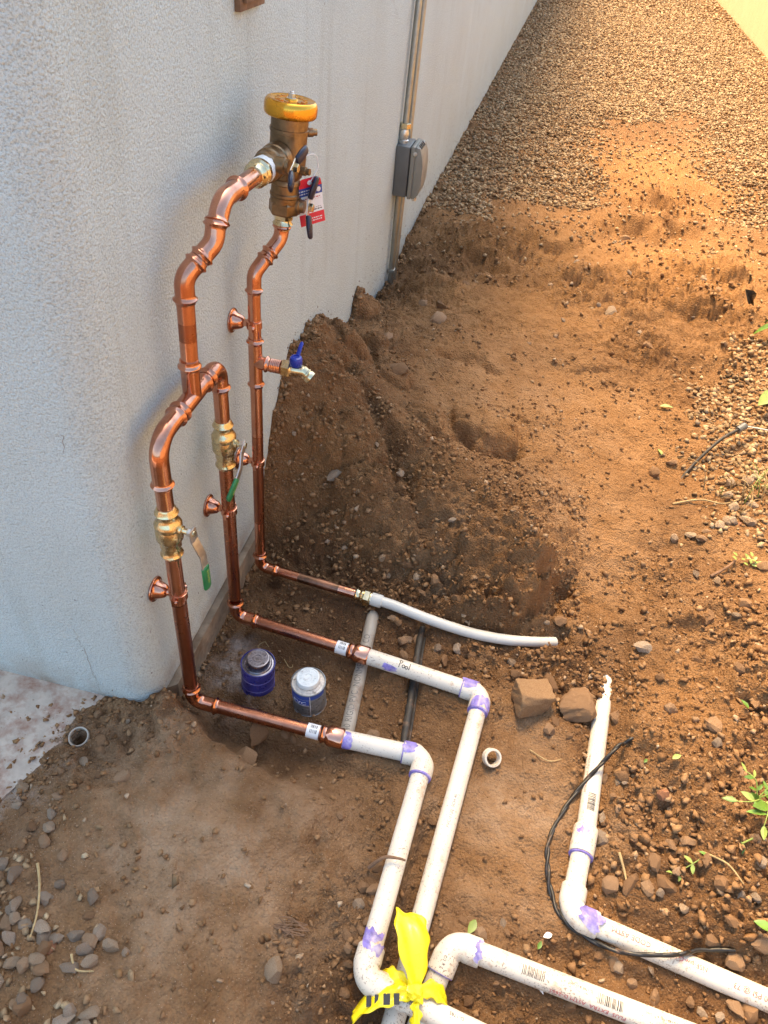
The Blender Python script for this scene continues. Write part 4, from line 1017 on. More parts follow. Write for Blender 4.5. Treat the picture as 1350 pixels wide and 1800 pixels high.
# right riser
press('elbow', asm, [(CX, 1.424, .006), (CX, 1.424, -.048), (CX + .056, 1.420, -.048)], .026, R3)
cp((CX, 1.425, .0), (CX, 1.428, .12), R3); cp((CX, 1.428, .1202), (CX, 1.434, .40), R3, 'copper_dark'); cp((CX, 1.434, .4002), (CX, 1.437, .56), R3)
tee = press('tee', asm, [(CX, 1.4365, .535), (CX, 1.4385, .662)], .01, R3)
m = MB(); P, L = resample([(CX, 1.4375, .602), (CX + .036, 1.4375, .600)], .002); m.sweep(P, rprof(L, len(P) - 1, R3, .0014, [L - .009], .004), 30); m.build('tee_branch', 'copper_fit', tee, ang=50)
cp((CX, 1.4385, .65), (CX, 1.442, .79), R3)
Q1 = Vector((CX, 1.445, .808)); Q2 = Vector((-.513, 1.512, .866)); mid = (Q1 + Q2) / 2
press('offset_elbow', asm, [(CX, 1.442, .764), Q1, mid], .030, R3, bd=.008)
press('offset_elbow', asm, [mid + (Q2 - Q1) * .02, Q2, Q2 + V(.002, .004, .032)], .030, R3, bd=.008)
# three legs out into the trench
ends = {}
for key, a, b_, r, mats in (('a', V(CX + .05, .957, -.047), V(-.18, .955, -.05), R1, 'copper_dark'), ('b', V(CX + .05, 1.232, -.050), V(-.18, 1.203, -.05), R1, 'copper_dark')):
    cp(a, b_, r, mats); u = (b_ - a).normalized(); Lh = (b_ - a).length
    s = MB(); s.lathe(b_ - u * .088, u, [(r + .0004, 0), (r + .0012, .0003), (r + .0012, .0297), (r + .0004, .03)], 30)
    lb = s.build('paper_sleeve', 'white', asm)
    t = MB()
    for k in range(2):
        nn = V(0, -.55, .83) + V(0, .6, -.4) * k
        wrap_bars(t, b_ - u * .080, u, nn, r + .0013, .016, .008, 5 + k)
    t.build('print', 'greyink', lb)
    f = MB(); f.lathe(b_ - u * .056, u, [(r + .001, 0), (r + .003, .001), (r + .0065, .006), (r + .0035, .010), (r + .0030, .014), (r + .0080, .021), (r + .0085, .024), (r + .0085, .052), (r + .006, .056), (r + .002, .056)], 32)
    f.build('adapter', 'copper_fit', asm, ang=40); ends[key] = (b_, u)
a = V(CX + .045, 1.421, -.048); b_ = V(-.255, 1.401, -.05); u3 = (b_ - a).normalized()
cp(a, a + u3 * .07, R3); cp(a + u3 * .0702, a + u3 * .19, R3, 'copper_sooty'); cp(a + u3 * .1902, b_, R3)
f = MB(); f.lathe(b_ - u3 * .012, u3, [(R3 + .001, 0), (R3 + .005, .004), (R3 + .002, .009), (R3 + .002, .016), (R3 + .005, .020), (R3 + .002, .025)], 28); hexnut(f, b_ + u3 * .014, u3, .043, .018); f.lathe(b_ + u3 * .032, u3, [(R3 + .0035, 0), (R3 + .0035, .014)], 24)
f.build('brass_adapter', 'brass', asm, ang=40)
# wall hangers: bell on the stucco, split ring on the pipe
for (y, z, r) in ((.958, .322, R1), (1.236, .320, R1), (1.437, .695, R3), (1.431, .318, R3)):
    wx = WX
    f = MB(); f.lathe((wx, y, z), (1, 0, 0), [(.0270, 0), (.0280, .0015), (.0270, .004), (.0230, .0045), (.0195, .009), (.0170, .017), (.0135, .025), (.0090, .029), (.0080, .0295), (.0080, CX - wx - r)], 36)
    h = f.build('pipe_hanger', 'copper_fit', asm, ang=60)
    g = MB(); g.lathe((CX, y, z - .009), (0, 0, 1), [(r + .0005, 0), (r + .0032, .0008), (r + .0032, .0172), (r + .0005, .018)], 30)
    for sg in (-1, 1): g.box((CX + .001, y + sg * (r + .006), z), (.007, .013, .017))
    g.build('split_ring', 'copper_fit', h, bevel=0)
    for sg in (-1, 1):
        k = MB(); k.lathe((CX + .004, y + sg * (r + .007), z), (1, 0, 0), [(.0052, 0), (.0052, .002), (.0035, .0045), (.001, .005)], 14); k.build('screw', 'copper_fit', h)
# two ball valves
def ball_valve(c, stem, lev, ax=V(0, 0, 1)):
    prof = [(.0215, -.070), (.0235, -.069), (.0258, -.064), (.0285, -.060), (.0258, -.055), (.0240, -.050), (.0240, -.041), (.0262, -.038), (.0262, -.026), (.0285, -.022), (.0330, -.014), (.0335, .006), (.0315, .014), (.0335, .018), (.0335, .026), (.0300, .032), (.0275, .036), (.0255, .040), (.0240, .046), (.0252, .051), (.0285, .056), (.0252, .061), (.0238, .066), (.0215, .070)]
    prof = [(r * .79, h * .90) for r, h in prof]
    b = MB(); b.lathe(c, ax, prof, 36); v = b.build('ball_valve', 'brass', asm, ang=30)
    s = Vector(stem); d = (s - Vector(c)); d.z = 0; d.normalize()
    k = MB(); k.lathe(Vector((c[0], c[1], s.z)) + d * .020, d, [(.0095, 0), (.0095, .010), (.006, .011), (.006, (s - Vector((c[0], c[1], s.z))).length - .012)], 18); k.build('stem', 'brass', v)
    n = MB(); hexnut(n, s - d * .006, d, .015, .012); n.build('nut', 'steel', v)
    # flat bent lever following lev points, plate facing d
    P = [Vector(p) for p in lev]; pl = MB(); W = .010; T = .0016
    for i in range(len(P) - 1):
        a, e = P[i], P[i + 1]; t = (e - a).normalized(); w = t.cross(d).normalized(); nn = w.cross(t).normalized()
        pl.box((a + e) / 2, ((e - a).length + .002, W * 2 * (1.0 if i else 1.1), T * 2), (t, w, nn))
    pl.build('lever', 'steel', v, bevel=.0008)
    a, e = P[-2], P[-1]; t = (e - a).normalized(); w = t.cross(d).normalized(); nn = w.cross(t).normalized()
    g = MB(); path = [a + t * q for q in (.004, .007, (e - a).length * .5, (e - a).length, (e - a).length + .004, (e - a).length + .006)]
    g.sweep(path, [.008, .0118, .0122, .0122, .010, .003], 20, squash=(1.0, 1.0))
    # flatten the grip across the plate normal
    mid_ = (a + e) / 2
    g.v = [tuple(Vector(q) - nn * ((Vector(q) - mid_).dot(nn)) * .58) for q in g.v]
    g.build('grip', 'green', v, ang=60)
    tx = MB(); Lg = (e - a).length
    for q in range(6):
        tx.box(a + t * (Lg * (.25 + .1 * q)) + nn * .0051, (.0035, .007 - .002 * (q % 2), .0005), (t, w, nn)); tx.box(a + t * (Lg * (.25 + .1 * q)) - nn * .0051, (.0035, .007 - .002 * (q % 2), .0005), (t, w, nn))
    tx.build('grip_print', 'leafpale', v)
ball_valve((CX, .957, .497), (-.503, .952, .512), [(-.499, .950, .522), (-.497, .951, .495), (-.486, .956, .455), (-.484, .957, .428), (-.483, .958, .368)])
ball_valve((CX, 1.235, .510), (-.508, 1.236, .517), [(-.504, 1.240, .521), (-.503, 1.216, .508), (-.497, 1.192, .490), (-.498, 1.176, .476), (-.503, 1.134, .449)])
# hose bib on the tee
hb = V(CX + .036, 1.4375, .600); X = V(1, 0, 0)
f = MB(); pr = []
for k in range(7): pr += [(.0150, k * .004), (.0163, k * .004 + .002)]
f.lathe(hb, X, [(R3, -.004)] + pr, 28); f.build('threaded_adapter', 'copper_fit', asm, ang=60)
f = MB(); hexnut(f, hb + X * .028, X, .036, .020); f.lathe(hb + X * .048, X, [(.017, 0), (.0145, .003), (.0145, .014), (.013, .018), (.0135, .026), (.0125, .032)], 24)
q = hb + X * .078; dsp = V(.82, -.05, -.57).normalized()
f.lathe(q - dsp * .004, dsp, [(.0125, 0), (.0125, .010), (.0140, .011), (.0140, .014), (.0125, .015), (.0140, .018), (.0145, .020), (.0145, .026), (.0122, .027), (.0115, .024)], 24)
bib = f.build('hose_bib', 'brass', asm, ang=30)
f = MB(); f.lathe(hb + X * .060 + V(0, 0, .012), (0, 0, 1), [(.013, 0), (.0145, .002), (.0145, .017), (.0125, .021), (.008, .0225), (.0078, .0205), (.002, .0205)], 26)
c = hb + X * .060 + V(0, 0, .027); dl = V(.1, .75, .65).normalized()
f.sweep([c + V(0, .008, 0), c + dl * .028, c + dl * .040, c + dl * .0435], [.0052, .0050, .0046, .002], 12, squash=(1, .65)); f.build('handle', 'blue', bib, ang=40)
# pressure vacuum breaker
PB = V(-.511, 1.516, .884); PD = V(.014, .012, .225).normalized()
f = MB(); f.lathe(PB, PD, [(.0155, 0), (.0170, .001), (.0180, .008), (.0215, .012), (.0180, .017), (.0170, .021)], 30); hexnut(f, PB + PD * .021, PD, .036, .016, .12); f.lathe(PB + PD * .036, PD, [(.017, 0), (.017, .004)], 20); f.build('brass_adapter', 'brass', asm, ang=32)
f = MB(); hexnut(f, PB + PD * .033, PD, .056, .026, .14)
f.lathe(PB + PD * .056, PD, [(.0285, 0), (.0290, .004), (.0290, .012), (.0305, .014), (.0305, .019), (.0285, .021), (.0285, .036), (.0305, .038), (.0300, .044), (.0265, .050), (.0265, .066)], 32)
IN = Vector((-.5085, 1.43, 1.035)); Y = V(.01, 1, -.006).normalized()
f.lathe(IN + Y * -.024, Y, [(.024, 0), (.0275, .004), (.0280, .024), (.0305, .027), (.0305, .046), (.0290, .050), (.031, .053), (.031, .075), (.028, .080)], 32)
# main casting: squared lower half growing into the round neck
def ring(h, rx, ry, p, n=32):
    d, e1, e2 = frame(PD); ex = V(1, 0, 0); ex = (ex - PD * ex.dot(PD)).normalized(); ey = PD.cross(ex); o = PB + PD * h; rx *= .93; ry *= .93
    out = []
    for k in range(n):
        a = 2 * PI * k / n; c_, s_ = math.cos(a), math.sin(a); q = (abs(c_)**p + abs(s_)**p)**(-1 / p)
        out.append(o + ex * (rx * q * c_) + ey * (ry * q * s_))
    return out
rings = [ring(.100, .024, .026, 2), ring(.106, .031, .034, 3.5), ring(.118, .0345, .0385, 5), ring(.140, .0355, .039, 5), ring(.150, .0365, .0385, 3.5), ring(.172, .0385, .0385, 2.2), ring(.190, .0395, .0395, 2), ring(.1905, .0410, .0410, 2), ring(.197, .0410, .0410, 2), ring(.1975, .0392, .0392, 2), ring(.233, .0392, .0392, 2)]
f.add([v for r_ in rings for v in r_], [(i * 32 + k, i * 32 + (k + 1) % 32, (i + 1) * 32 + (k + 1) % 32, (i + 1) * 32 + k) for i in range(len(rings) - 1) for k in range(32)] + [tuple(range(32))[::-1]])
for (p0, d_) in ((PB + PD * .125 + V(.034, -.010, 0), V(1, -.1, 0)), (PB + PD * .188 + V(.032, .020, 0), V(.8, .5, 0)), (IN + V(.026, -.004, -.002), V(1, 0, 0))):
    f.lathe(p0, d_, [(.0085, 0), (.0085, .010), (.0065, .011), (.0065, .018)], 16)
# stems of the two shutoffs
C2 = V(-.458, 1.527, .934); S2 = PB + PD * .052; S2 = V(S2.x, 1.525, C2.z)
f.lathe(S2 + V(.018, 0, 0), (1, 0, 0), [(.017, 0), (.017, .014), (.0135, .016), (.0125, .024)], 20)
CH1 = V(-.455, 1.415, 1.043); f.lathe((-.500, 1.418, 1.043), (1, 0, 0), [(.015, 0), (.015, .028), (.012, .030), (.012, .036)], 20)
pvb = f.build('vacuum_breaker', 'bronze', asm, ang=28)
# cap
f = MB(); f.lathe(PB, PD, [(.038, .218), (.0480, .219), (.0505, .222), (.0513, .226), (.0513, .237), (.0500, .2425), (.0465, .2472), (.0430, .2482), (.0410, .2472), (.0130, .2465), (.0110, .2490), (.001, .2490)], 44)
ex = V(1, 0, 0); ex = (ex - PD * ex.dot(PD)).normalized(); ey = PD.cross(ex)
for k in range(14):
    a = 2 * PI * k / 14 + .2; rd = ex * math.cos(a) + ey * math.sin(a); tg = PD.cross(rd)
    if k in (4, 11): continue
    f.box(PB + PD * .2468 + rd * .027, (.008, .0045 + .002 * (k % 3), .0018), (rd, tg, PD))
f.build('cap', 'goldcap', pvb, ang=50)
f = MB(); f.lathe(PB + PD * .2468, PD, [(.009, 0), (.009, .0025), (.004, .0026), (.004, .013), (.003, .014)], 18); hexnut(f, PB + PD * .2490, PD, .0115, .009); f.build('cap_bolt', 'steel', pvb, ang=30)
def wing(c, dirs, L, mat='navy'):
    c = Vector(c); n = V(1, 0, 0); d0 = Vector(dirs).normalized(); w = n.cross(d0).normalized()
    pl = MB(); pl.box(c, (.05, .016, .0022), (d0, w, n))
    for s in (-1, 1):
        t = (d0 * s + n * .22).normalized(); pl.box(c + d0 * s * .030 + n * .003, (.026, .016, .0022), (t, w, t.cross(w)))
    hd = pl.build('shutoff_handle', 'steel', pvb, bevel=.0006)
    for s in (-1, 1):
        t = (d0 * s + n * .22).normalized(); nn = t.cross(w); a = c + d0 * s * .016 + n * .002
        g = MB(); g.sweep([a, a + t * .003, a + t * L * .5, a + t * L * .92, a + t * L], [.009, .0112, .0122, .0100, .005], 18)
        m_ = a + t * L / 2; g.v = [tuple(Vector(q) - nn * ((Vector(q) - m_).dot(nn)) * .5) for q in g.v]; g.build('handle_grip', mat, pvb, ang=60)
    k = MB(); hexnut(k, c + n * .001, n, .015, .010); k.build('handle_nut', 'brass', pvb, ang=30)
wing(CH1, (0, .066, .030), .040); wing(C2, (0, .034, .094), .046)
# brass inlet adapter with white thread tape
f = MB(); f.lathe((-.5096, 1.352, 1.0362), Y, [(.0175, 0), (.0190, .001), (.0200, .007), (.0235, .011), (.0200, .016), (.0200, .022), (.0245, .026), (.0245, .034), (.0225, .038), (.0225, .056)], 30); f.build('brass_adapter', 'brass', asm, ang=32)
rgn = random.Random(3); f = MB(); path = [Vector((-.5096, 1.352, 1.0362)) + Y * q for q in (.038, .042, .047, .053, .058)]
f.sweep(path, [.0230, .0242, .0248, .0242, .0235], 26, caps=False); f.v = [tuple(Vector(v) + V(rgn.gauss(0, .0006), rgn.gauss(0, .0012), rgn.gauss(0, .0006))) for v in f.v]; f.build('thread_tape', 'teflon', asm)

# paper tag hung on the vacuum breaker
tg_ = thing('hang_tag', 'red white and blue paper tag hanging from the vacuum breaker by a string', 'tag', (-.462, 1.545, .985))
T0 = V(-.462, 1.540, .988); tw = V(.62, .62, .12).normalized(); tdn = V(.10, .10, -1).normalized(); tdn = (tdn - tw * tdn.dot(tw)).normalized(); tn = tdn.cross(tw).normalized()
if tn.y > 0: tn = -tn
W_, H_ = .029, .096
def tagpt(u, v, off=0.0): return T0 + tw * (u * W_) + tdn * (v * H_) + tn * off + tn * (-.004 * math.sin(v * 3))
def tagrow(b, poly, off, mi=0): b.add([tagpt(u, v, off) for u, v in poly], [tuple(range(len(poly)))], mi)
b = MB()
for v0, v1, mi in ((0, .20, 0), (.20, .38, 1), (.38, .76, 2), (.76, 1.0, 0)):
    if v0 == 0: poly = [(-.55, 0), (.55, 0), (.9, .06), (1, .2), (-1, .2), (-.9, .06)]
    else: poly = [(-1, v0), (1, v0), (1, v1), (-1, v1)]
    n_ = len(poly); vs = [tagpt(u, v, .0004) for u, v in poly] + [tagpt(u, v, -.0004) for u, v in poly]
    b.add(vs, [tuple(range(n_)), tuple(n_ + i for i in range(n_))[::-1]] + [(i, (i + 1) % n_, n_ + (i + 1) % n_, n_ + i) for i in range(n_)], mi)
b.build('card', ['red', 'darkblue', 'white'], tg_, smooth=False)
b = MB(); b2 = MB(); b3 = MB(); rgn = random.Random(8)
for v, c_ in ((.25, b2), (.31, b2), (.43, b), (.48, b), (.545, b), (.64, b3), (.69, b3), (.86, b2), (.91, b2)):
    x_ = -.85 if v < .6 else -.2
    while x_ < (.45 if v < .4 else .8):
        w_ = rgn.uniform(.06, .2); tagrow(c_, [(x_, v), (x_ + w_, v), (x_ + w_, v + .022), (x_, v + .022)], .0009); x_ += w_ + .06
tagrow(b2, [(.5, .60 + .0), (.95, .60), (.95, .755), (.5, .755)], .0007)
b2.add([tagpt(.72 + .17 * math.cos(k * PI / 8), .29 + .055 * math.sin(k * PI / 8), .0009) for k in range(16)], [tuple(range(16))])
b.build('red_print', 'redink', tg_, smooth=False); b2.build('white_print', 'white', tg_, smooth=False); b3.build('black_print', 'ink', tg_, smooth=False)
b = MB(); b.sweep(resample(fpath([(-.472, 1.535, 1.028), (-.452, 1.556, 1.034), (-.448, 1.560, 1.005), tuple(tagpt(0, .10, .003))], .012), .004)[0], .0011, 8); b.build('string', 'white', tg_)
b = MB(); b.lathe(tagpt(0, .10, -.001), tn, [(.0048, 0), (.0048, .003), (.002, .0034)], 14); b.build('eyelet', 'white', tg_)
# ------------------------------------------------------------------ white plastic lines in the trench
RP = .0207; UP = V(0, 0, 1)
def pvc_elbow(parent, c, da, db, L=.052, name='elbow'):
    c = Vector(c); da = Vector(da).normalized(); db = Vector(db).normalized()
    b = MB(); P, LL = resample(fpath([c + da * L, c, c + db * L], .030, 10), .002); n = len(P) - 1; rr = []
    for k in range(n + 1):
        s = LL * k / n; e = min(s, LL - s)
        rr.append(RP + (.0052 if e < .030 else .0052 - .0016 * min(1, (e - .030) / .006)) - (.0012 if e < .001 else 0))
    b.sweep(P, rr, 34); return b.build(name, 'pvc', parent, ang=40)
def hub_ring(parent, c, d, L=.052, w=.0022):        # line of primer squeezed out at the rim of a fitting
    c = Vector(c) + Vector(d).normalized() * (L - .0006); d = Vector(d).normalized()
    b = MB(); b.lathe(c, d, [(RP + .0003, 0), (RP + .0050, .0002), (RP + .0044, w), (RP + .0003, w * 1.3)], 34); return b.build('primer_ring', 'purple', parent)
def bars(parent, A, u, n, L, H, seed):
    b = MB(); wrap_bars(b, A, u, n, RP, L, H, seed); return b.build('barcode', 'ink', parent)
def letters(parent, txt, size, A, u, n, m='ink', r=RP):
    b = MB(); wrap_text(b, txt, size, A, u, n, r); return b.build('lettering', m, parent)
def line(name, label, loc): return thing(name, label, 'pipe', loc, 'white plastic pipes laid in the trench')
A0, ua = ends['a']; B0, ub = ends['b']
# run one: from the near copper leg round two elbows and off to the lower right
E1 = V(.012, .962, -.05); E1b = V(-.018, .487, -.05); E1c = V(.62, .385, -.05)
r1 = line('white_pipe', 'white plastic pipe from the nearest copper leg, bent under the yellow tape', E1)
d1 = (E1b - E1).normalized(); d1c = (E1c - E1b).normalized(); dA = (A0 - E1).normalized()
pipe('pipe', r1, A0 - ua * .02, E1 + dA * .03, RP, 'pvc', 34); pvc_elbow(r1, E1, dA, d1); pipe('pipe', r1, E1 + d1 * .03, E1b - d1 * .03, RP, 'pvc', 34); pvc_elbow(r1, E1b, -d1, d1c, .056); pipe('pipe', r1, E1b + d1c * .03, E1c, RP, 'pvc', 34)
hub_ring(r1, E1, d1, w=.0035); hub_ring(r1, E1, dA); hub_ring(r1, E1b, d1c, .056, .0015)
stain(r1, A0, E1, RP, .001, .022, seed=1, rag=.004, nrm=V(0, -.6, .7), half=1.3)
stain(r1, E1 + dA * .052, E1, RP + .0053, .000, .030, nrm=V(-.2, .2, 1), half=.75, seed=2); stain(r1, E1b - d1 * .080, E1b, RP, 0, .026, seed=3, nrm=V(-.3, 0, 1), half=1.25, rag=.008)
stain(r1, E1b - d1 * .055, E1b, RP + .0053, 0, .016, seed=13, nrm=V(.1, 0, 1), half=.9, rag=.008)
bars(r1, E1b + d1c * .060, d1c, V(.1, -.1, 1), .038, .018, 4); bars(r1, E1b + d1c * .235, d1c, V(.1, -.1, 1), .05, .018, 9); letters(r1, 'D-1785', .009, E1b + d1c * .19, -d1c, V(0, .3, 1))
# run two: from the middle copper leg
E2 = V(.118, 1.17, -.05); E2b = V(.066, .60, -.085); E2c = V(.05, .42, -.112)
r2 = line('white_pipe', 'white plastic pipe marked Pool, from the middle copper leg down to the yellow tape', E2)
dB = (B0 - E2).normalized(); d2 = (E2b - E2).normalized()
pipe('pipe', r2, B0 - ub * .02, E2 + dB * .03, RP, 'pvc', 34); pvc_elbow(r2, E2, dB, d2); pipe('pipe', r2, [E2 + d2 * .03, E2b, E2c, V(.04, .25, -.115)], None, RP, 'pvc', 34, R=.3)
hub_ring(r2, E2, d2, w=.004); hub_ring(r2, E2, dB)
stain(r2, E2 + dB * .052, E2, RP + .0053, .0, .035, nrm=V(-.1, .5, 1), half=1.0, seed=5); stain(r2, E2 + d2 * .052, E2, RP + .0053, .002, .030, nrm=V(.3, .1, 1), half=1.3, seed=6, rag=.008); stain(r2, B0, E2, RP, .045, .080, nrm=V(0, -1, .35), half=.5, seed=7); stain(r2, E2 + d2 * .054, E2b, RP, 0, .006, seed=8, rag=.002)
b = MB(); uP = (E2 - B0).normalized(); nP = V(0, -.30, 1); nP = (nP - uP * nP.dot(uP)).normalized(); upP = nP.cross(uP)      # felt-pen strokes
def stroke(pts, w=.0013):
    P = smooth_path([(x, y, 0) for x, y in pts], 5); vs = []
    for i in range(len(P)):
        t = P[min(i + 1, len(P) - 1)] - P[max(i - 1, 0)]; t.normalize(); q = V(-t.y, t.x, 0) * w * (.75 + .25 * math.sin(i * 1.7))
        for sg in (-1, 1):
            c = P[i] + q * sg; a = c.y / RP; vs.append(B0 + uP * (.082 + c.x) + (RP + .0005) * (math.cos(a) * nP + math.sin(a) * upP))
    b.add(vs, [(2 * i, 2 * i + 1, 2 * i + 3, 2 * i + 2) for i in range(len(P) - 1)])
stroke([(.0012, -.009), (.0016, .000), (.0010, .0085)]); stroke([(-.0015, .0075), (.003, .0105), (.0072, .0080), (.0058, .0035), (.0012, .0020)])
for ox, oy in ((.0125, -.0035), (.0205, -.0045)): stroke([(ox + .0034 * math.cos(q * .9 + .6), oy + .0036 * math.sin(q * .9 + .6)) for q in range(8)])
stroke([(.0275, .0085), (.0280, .001), (.0274, -.0085)])
b.build('handwriting', 'ink', r2)
letters(r2, 'PVC-1120  SCH 40', .010, E2 + d2 * .36, -d2, V(.1, 0, 1), 'greyink')
# run three: lower right line with its own elbow
E3 = V(.133, .592, -.06); E3a = V(.107, .490, -.100); E3c = V(.78, .525, -.052)
r3 = line('white_pipe', 'white plastic pipe with barcodes, its elbow right of the yellow tape', E3)
d3a = (E3a - E3).normalized(); d3c = (E3c - E3).normalized()
pvc_elbow(r3, E3, d3a, d3c, .056); pipe('pipe', r3, E3 + d3a * .03, E3a + d3a * .05, RP, 'pvc', 34); pipe('pipe', r3, E3 + d3c * .03, E3c, RP, 'pvc', 34)
stain(r3, E3 + d3c * .056, E3, RP + .0053, .001, .013, nrm=V(0, -.2, 1), half=.9, seed=9); hub_ring(r3, E3, d3a, .056, .0015)
for q, L in ((.135, .042), (.275, .046), (.44, .046)): bars(r3, E3 + d3c * q, d3c, V(0, -.25, 1), L, .017, int(q * 1000))
for q in (.21, .35, .39): letters(r3, 'D-1785 & D-2665', .0062, E3 + d3c * (q + .055), -d3c, V(0, .05, 1))
letters(r3, '2 x 1/2', .0085, E3 + d3a * .048, -d3a, V(-.1, -.3, 1), 'ink', RP + .005)
letters(r3, 'PLUS  EXTRA  ASTM D-2665', .0115, E3 + d3c * .33, -d3c, V(0, -.95, .45), 'redink'); letters(r3, 'C-214', .012, E3 + d3a * .10, -d3a, V(.05, 0, 1), 'redink')
# the line on the right, running into the soil
F0 = V(.445, 1.46, -.086); F1 = V(.381, .885, -.050); F2 = V(.352, .70, -.052); F3 = V(.745, .637, -.055); F4 = V(1.3, .55, -.07)
r4 = line('white_pipe', 'white plastic pipe with purple stained elbow on the right, ending buried in soil', F2)
df = (F2 - F1).normalized(); dg = (F3 - F2).normalized()
pipe('pipe', r4, [F0, F1, F2 - df * .03], None, RP, 'pvc', 34, R=.2); pvc_elbow(r4, F2, -df, dg, .056); pipe('pipe', r4, [F2 + dg * .03, F3, F4], None, RP, 'pvc', 34, R=.3)
b = MB(); b.lathe(F1 + df * -.002, df, [(RP, 0), (RP + .0045, .0003), (RP + .0052, .003), (RP + .0052, .060), (RP + .0045, .0627), (RP, .063)], 34); b.build('coupling', 'pvc', r4, ang=40)
b = MB(); b.lathe(F1 + df * .0615, df, [(RP + .0003, 0), (RP + .0052, .0016), (RP + .0046, .0034), (RP + .0003, .0040)], 34); b.build('primer_ring', 'purple', r4)
stain(r4, F1, F2, RP + .0053, .012, .027, nrm=V(-.4, 0, 1), half=.55, seed=11); stain(r4, F2 + dg * .056, F2, RP + .0053, .000, .040, nrm=V(-.1, .15, 1), half=1.25, seed=12, rag=.012)
up4 = V(0, -.12, 1); dk = (F0 - F1).normalized()
for w_, z_, q, n_ in (('CODE ASTM', .0135, .155, up4), ('NSF-pw-G U.P.', .0125, .262, up4), ('480 PSI @ 73', .0135, .385, V(0, -.4, 1)), ('PVC 1120 SCH 40 PR', .0135, .535, V(0, -.3, 1))): letters(r4, w_, z_, F2 + dg * q, -dg, n_, 'redink')
letters(r4, 'ASTM D-1785 PVC-1120 SCH 40', .0075, F1 + dk * .08, dk, V(-.75, 0, .7), 'redink')
bars(r4, F1 + dk * .035, dk, V(0, 0, 1), .046, .017, 77)
# offcut ring
og = thing('pipe_offcut', 'short white plastic ring cut from pipe, lying on smooth soil', 'ring', (.163, 1.012, -.08))
z0 = hz(.163, 1.012); b = MB(); dr = V(.35, -.55, .75).normalized(); o_ = V(.163, 1.012, z0 + .020)
b.lathe(o_ - dr * .009, dr, [(.0165, .018), (.0165, 0), (.0205, 0), (.0213, .001), (.0213, .017), (.0205, .018), (.0165, .018)], 30, caps=False); b.build('ring', 'pvc', og)

# milky flexible pipe screwed to the far copper leg
px_ = thing('milky_pipe', 'milky white flexible pipe curving from the brass fitting into the soil', 'pipe', (0, 1.36, -.05))
S0 = b_ = V(-.255, 1.401, -.05) + u3 * .046; pts = [S0, S0 + u3 * .05, V(-.075, 1.378, -.053), V(.01, 1.369, -.058), V(.09, 1.368, -.063), V(.17, 1.380, -.070), V(.24, 1.402, -.079), V(.295, 1.432, -.096)]
b = MB(); b.sweep(smooth_path(pts), .0142, 26); b.build('tube', 'pex', px_)
b = MB(); b.lathe(S0 - u3 * .012, u3, [(.0145, 0), (.0175, .001), (.0182, .004), (.0182, .030), (.0172, .032), (.0146, .0325)], 28); b.build('collar', 'pex', px_, ang=40)

# grey conduit crossing beneath, old black tube, drain opening
gc = thing('grey_conduit', 'grey plastic conduit with printed letters crossing below the copper legs', 'pipe', (-.19, 1.15, -.09))
g0, g1 = V(-.207, 1.372, -.091), V(-.180, .965, -.096); dgc = (g0 - g1).normalized()
P, L = resample([g1, g0], .01); b = MB(); b.sweep(P + [g0 + dgc * .008, g0 + dgc * .014 + V(0, 0, -.004)], [.0172] * len(P) + [.013, .005], 28); b.build('tube', 'greypvc', gc)
b = MB(); wrap_text(b, 'E. 40 RIGID PVC  NONMETALLIC CO', .0245, g1 + dgc * .012, dgc, V(-.10, 0, 1), .0172, .80)
b.build('print', 'greyink', gc)
bt = thing('black_tube', 'dusty old black tube half buried across the trench floor', 'tube', (-.05, 1.2, -.09))
b = MB(); rgn = random.Random(4); pp = smooth_path([(-.067, 1.380, -.100), (-.064, 1.30, -.090), (-.058, 1.22, -.089), (-.052, 1.13, -.092), (-.047, 1.05, -.094), (-.043, .985, -.104)], 10)
b.sweep(pp, [.0095 + rgn.uniform(-.0012, .0012) for _ in pp], 14, squash=(1, .8)); b.build('tube', 'oldblack', bt)
b = MB(); b.sweep([Vector(p) + V(.012, 0, -.003) for p in pp[5:-6]], .0035, 8); b.build('side_strand', 'oldblack', bt)
dp = thing('drain_pipe', 'white round drain pipe opening flush with soil beside the pale slab', 'drain pipe', (-.728, .772, 0))
zc = hz(-.728, .800) + .004; b = MB(); da_ = V(.05, -.30, 1).normalized(); o_ = V(-.728, .772, zc)
b.lathe(o_, da_, [(.0185, -.12), (.0180, .0), (.0185, .003), (.0212, .004), (.0222, .001), (.0222, -.12)], 34, caps=False); b.build('pipe', 'greypvc', dp, ang=40)
b = MB(); b.lathe(o_ - da_ * .055, da_, [(.0184, 0), (.0001, .001)], 24, caps=False); b.build('inside_shade_disc', 'oldblack', dp)  # black disc down the bore paints the darkness inside the pipe

# black cable looping over the right-hand white pipe
cb = thing('black_cable', 'black cable looping across and under the right white pipe', 'cable', (.3, .8, -.07))
cpts = [(.470, 1.110, -.060), (.455, 1.098, -.015), (.438, 1.078, .000), (.405, 1.035, -.022), (.368, .985, -.048), (.335, .925, -.060), (.305, .845, -.066), (.305, .790, -.070), (.318, .738, -.072), (.345, .690, -.078), (.400, .664, -.072), (.455, .650, -.040), (.515, .655, -.024), (.560, .668, -.022), (.600, .690, -.036), (.660, .700, -.060)]
cpts = [(x, y, max(z, hz(x, y) + .0055)) for x, y, z in cpts]
for k, off in enumerate((0, 1)):
    b = MB(); q = smooth_path(cpts, 8); ph = k * PI
    q = [Vector(p) + V(.0024 * math.cos(ph + i * .55), .0024 * math.cos(ph + i * .55) * .4, .0026 * math.sin(ph + i * .55)) for i, p in enumerate(q)]
    b.sweep(q, .0037, 10); b.build('strand', 'black', cb)

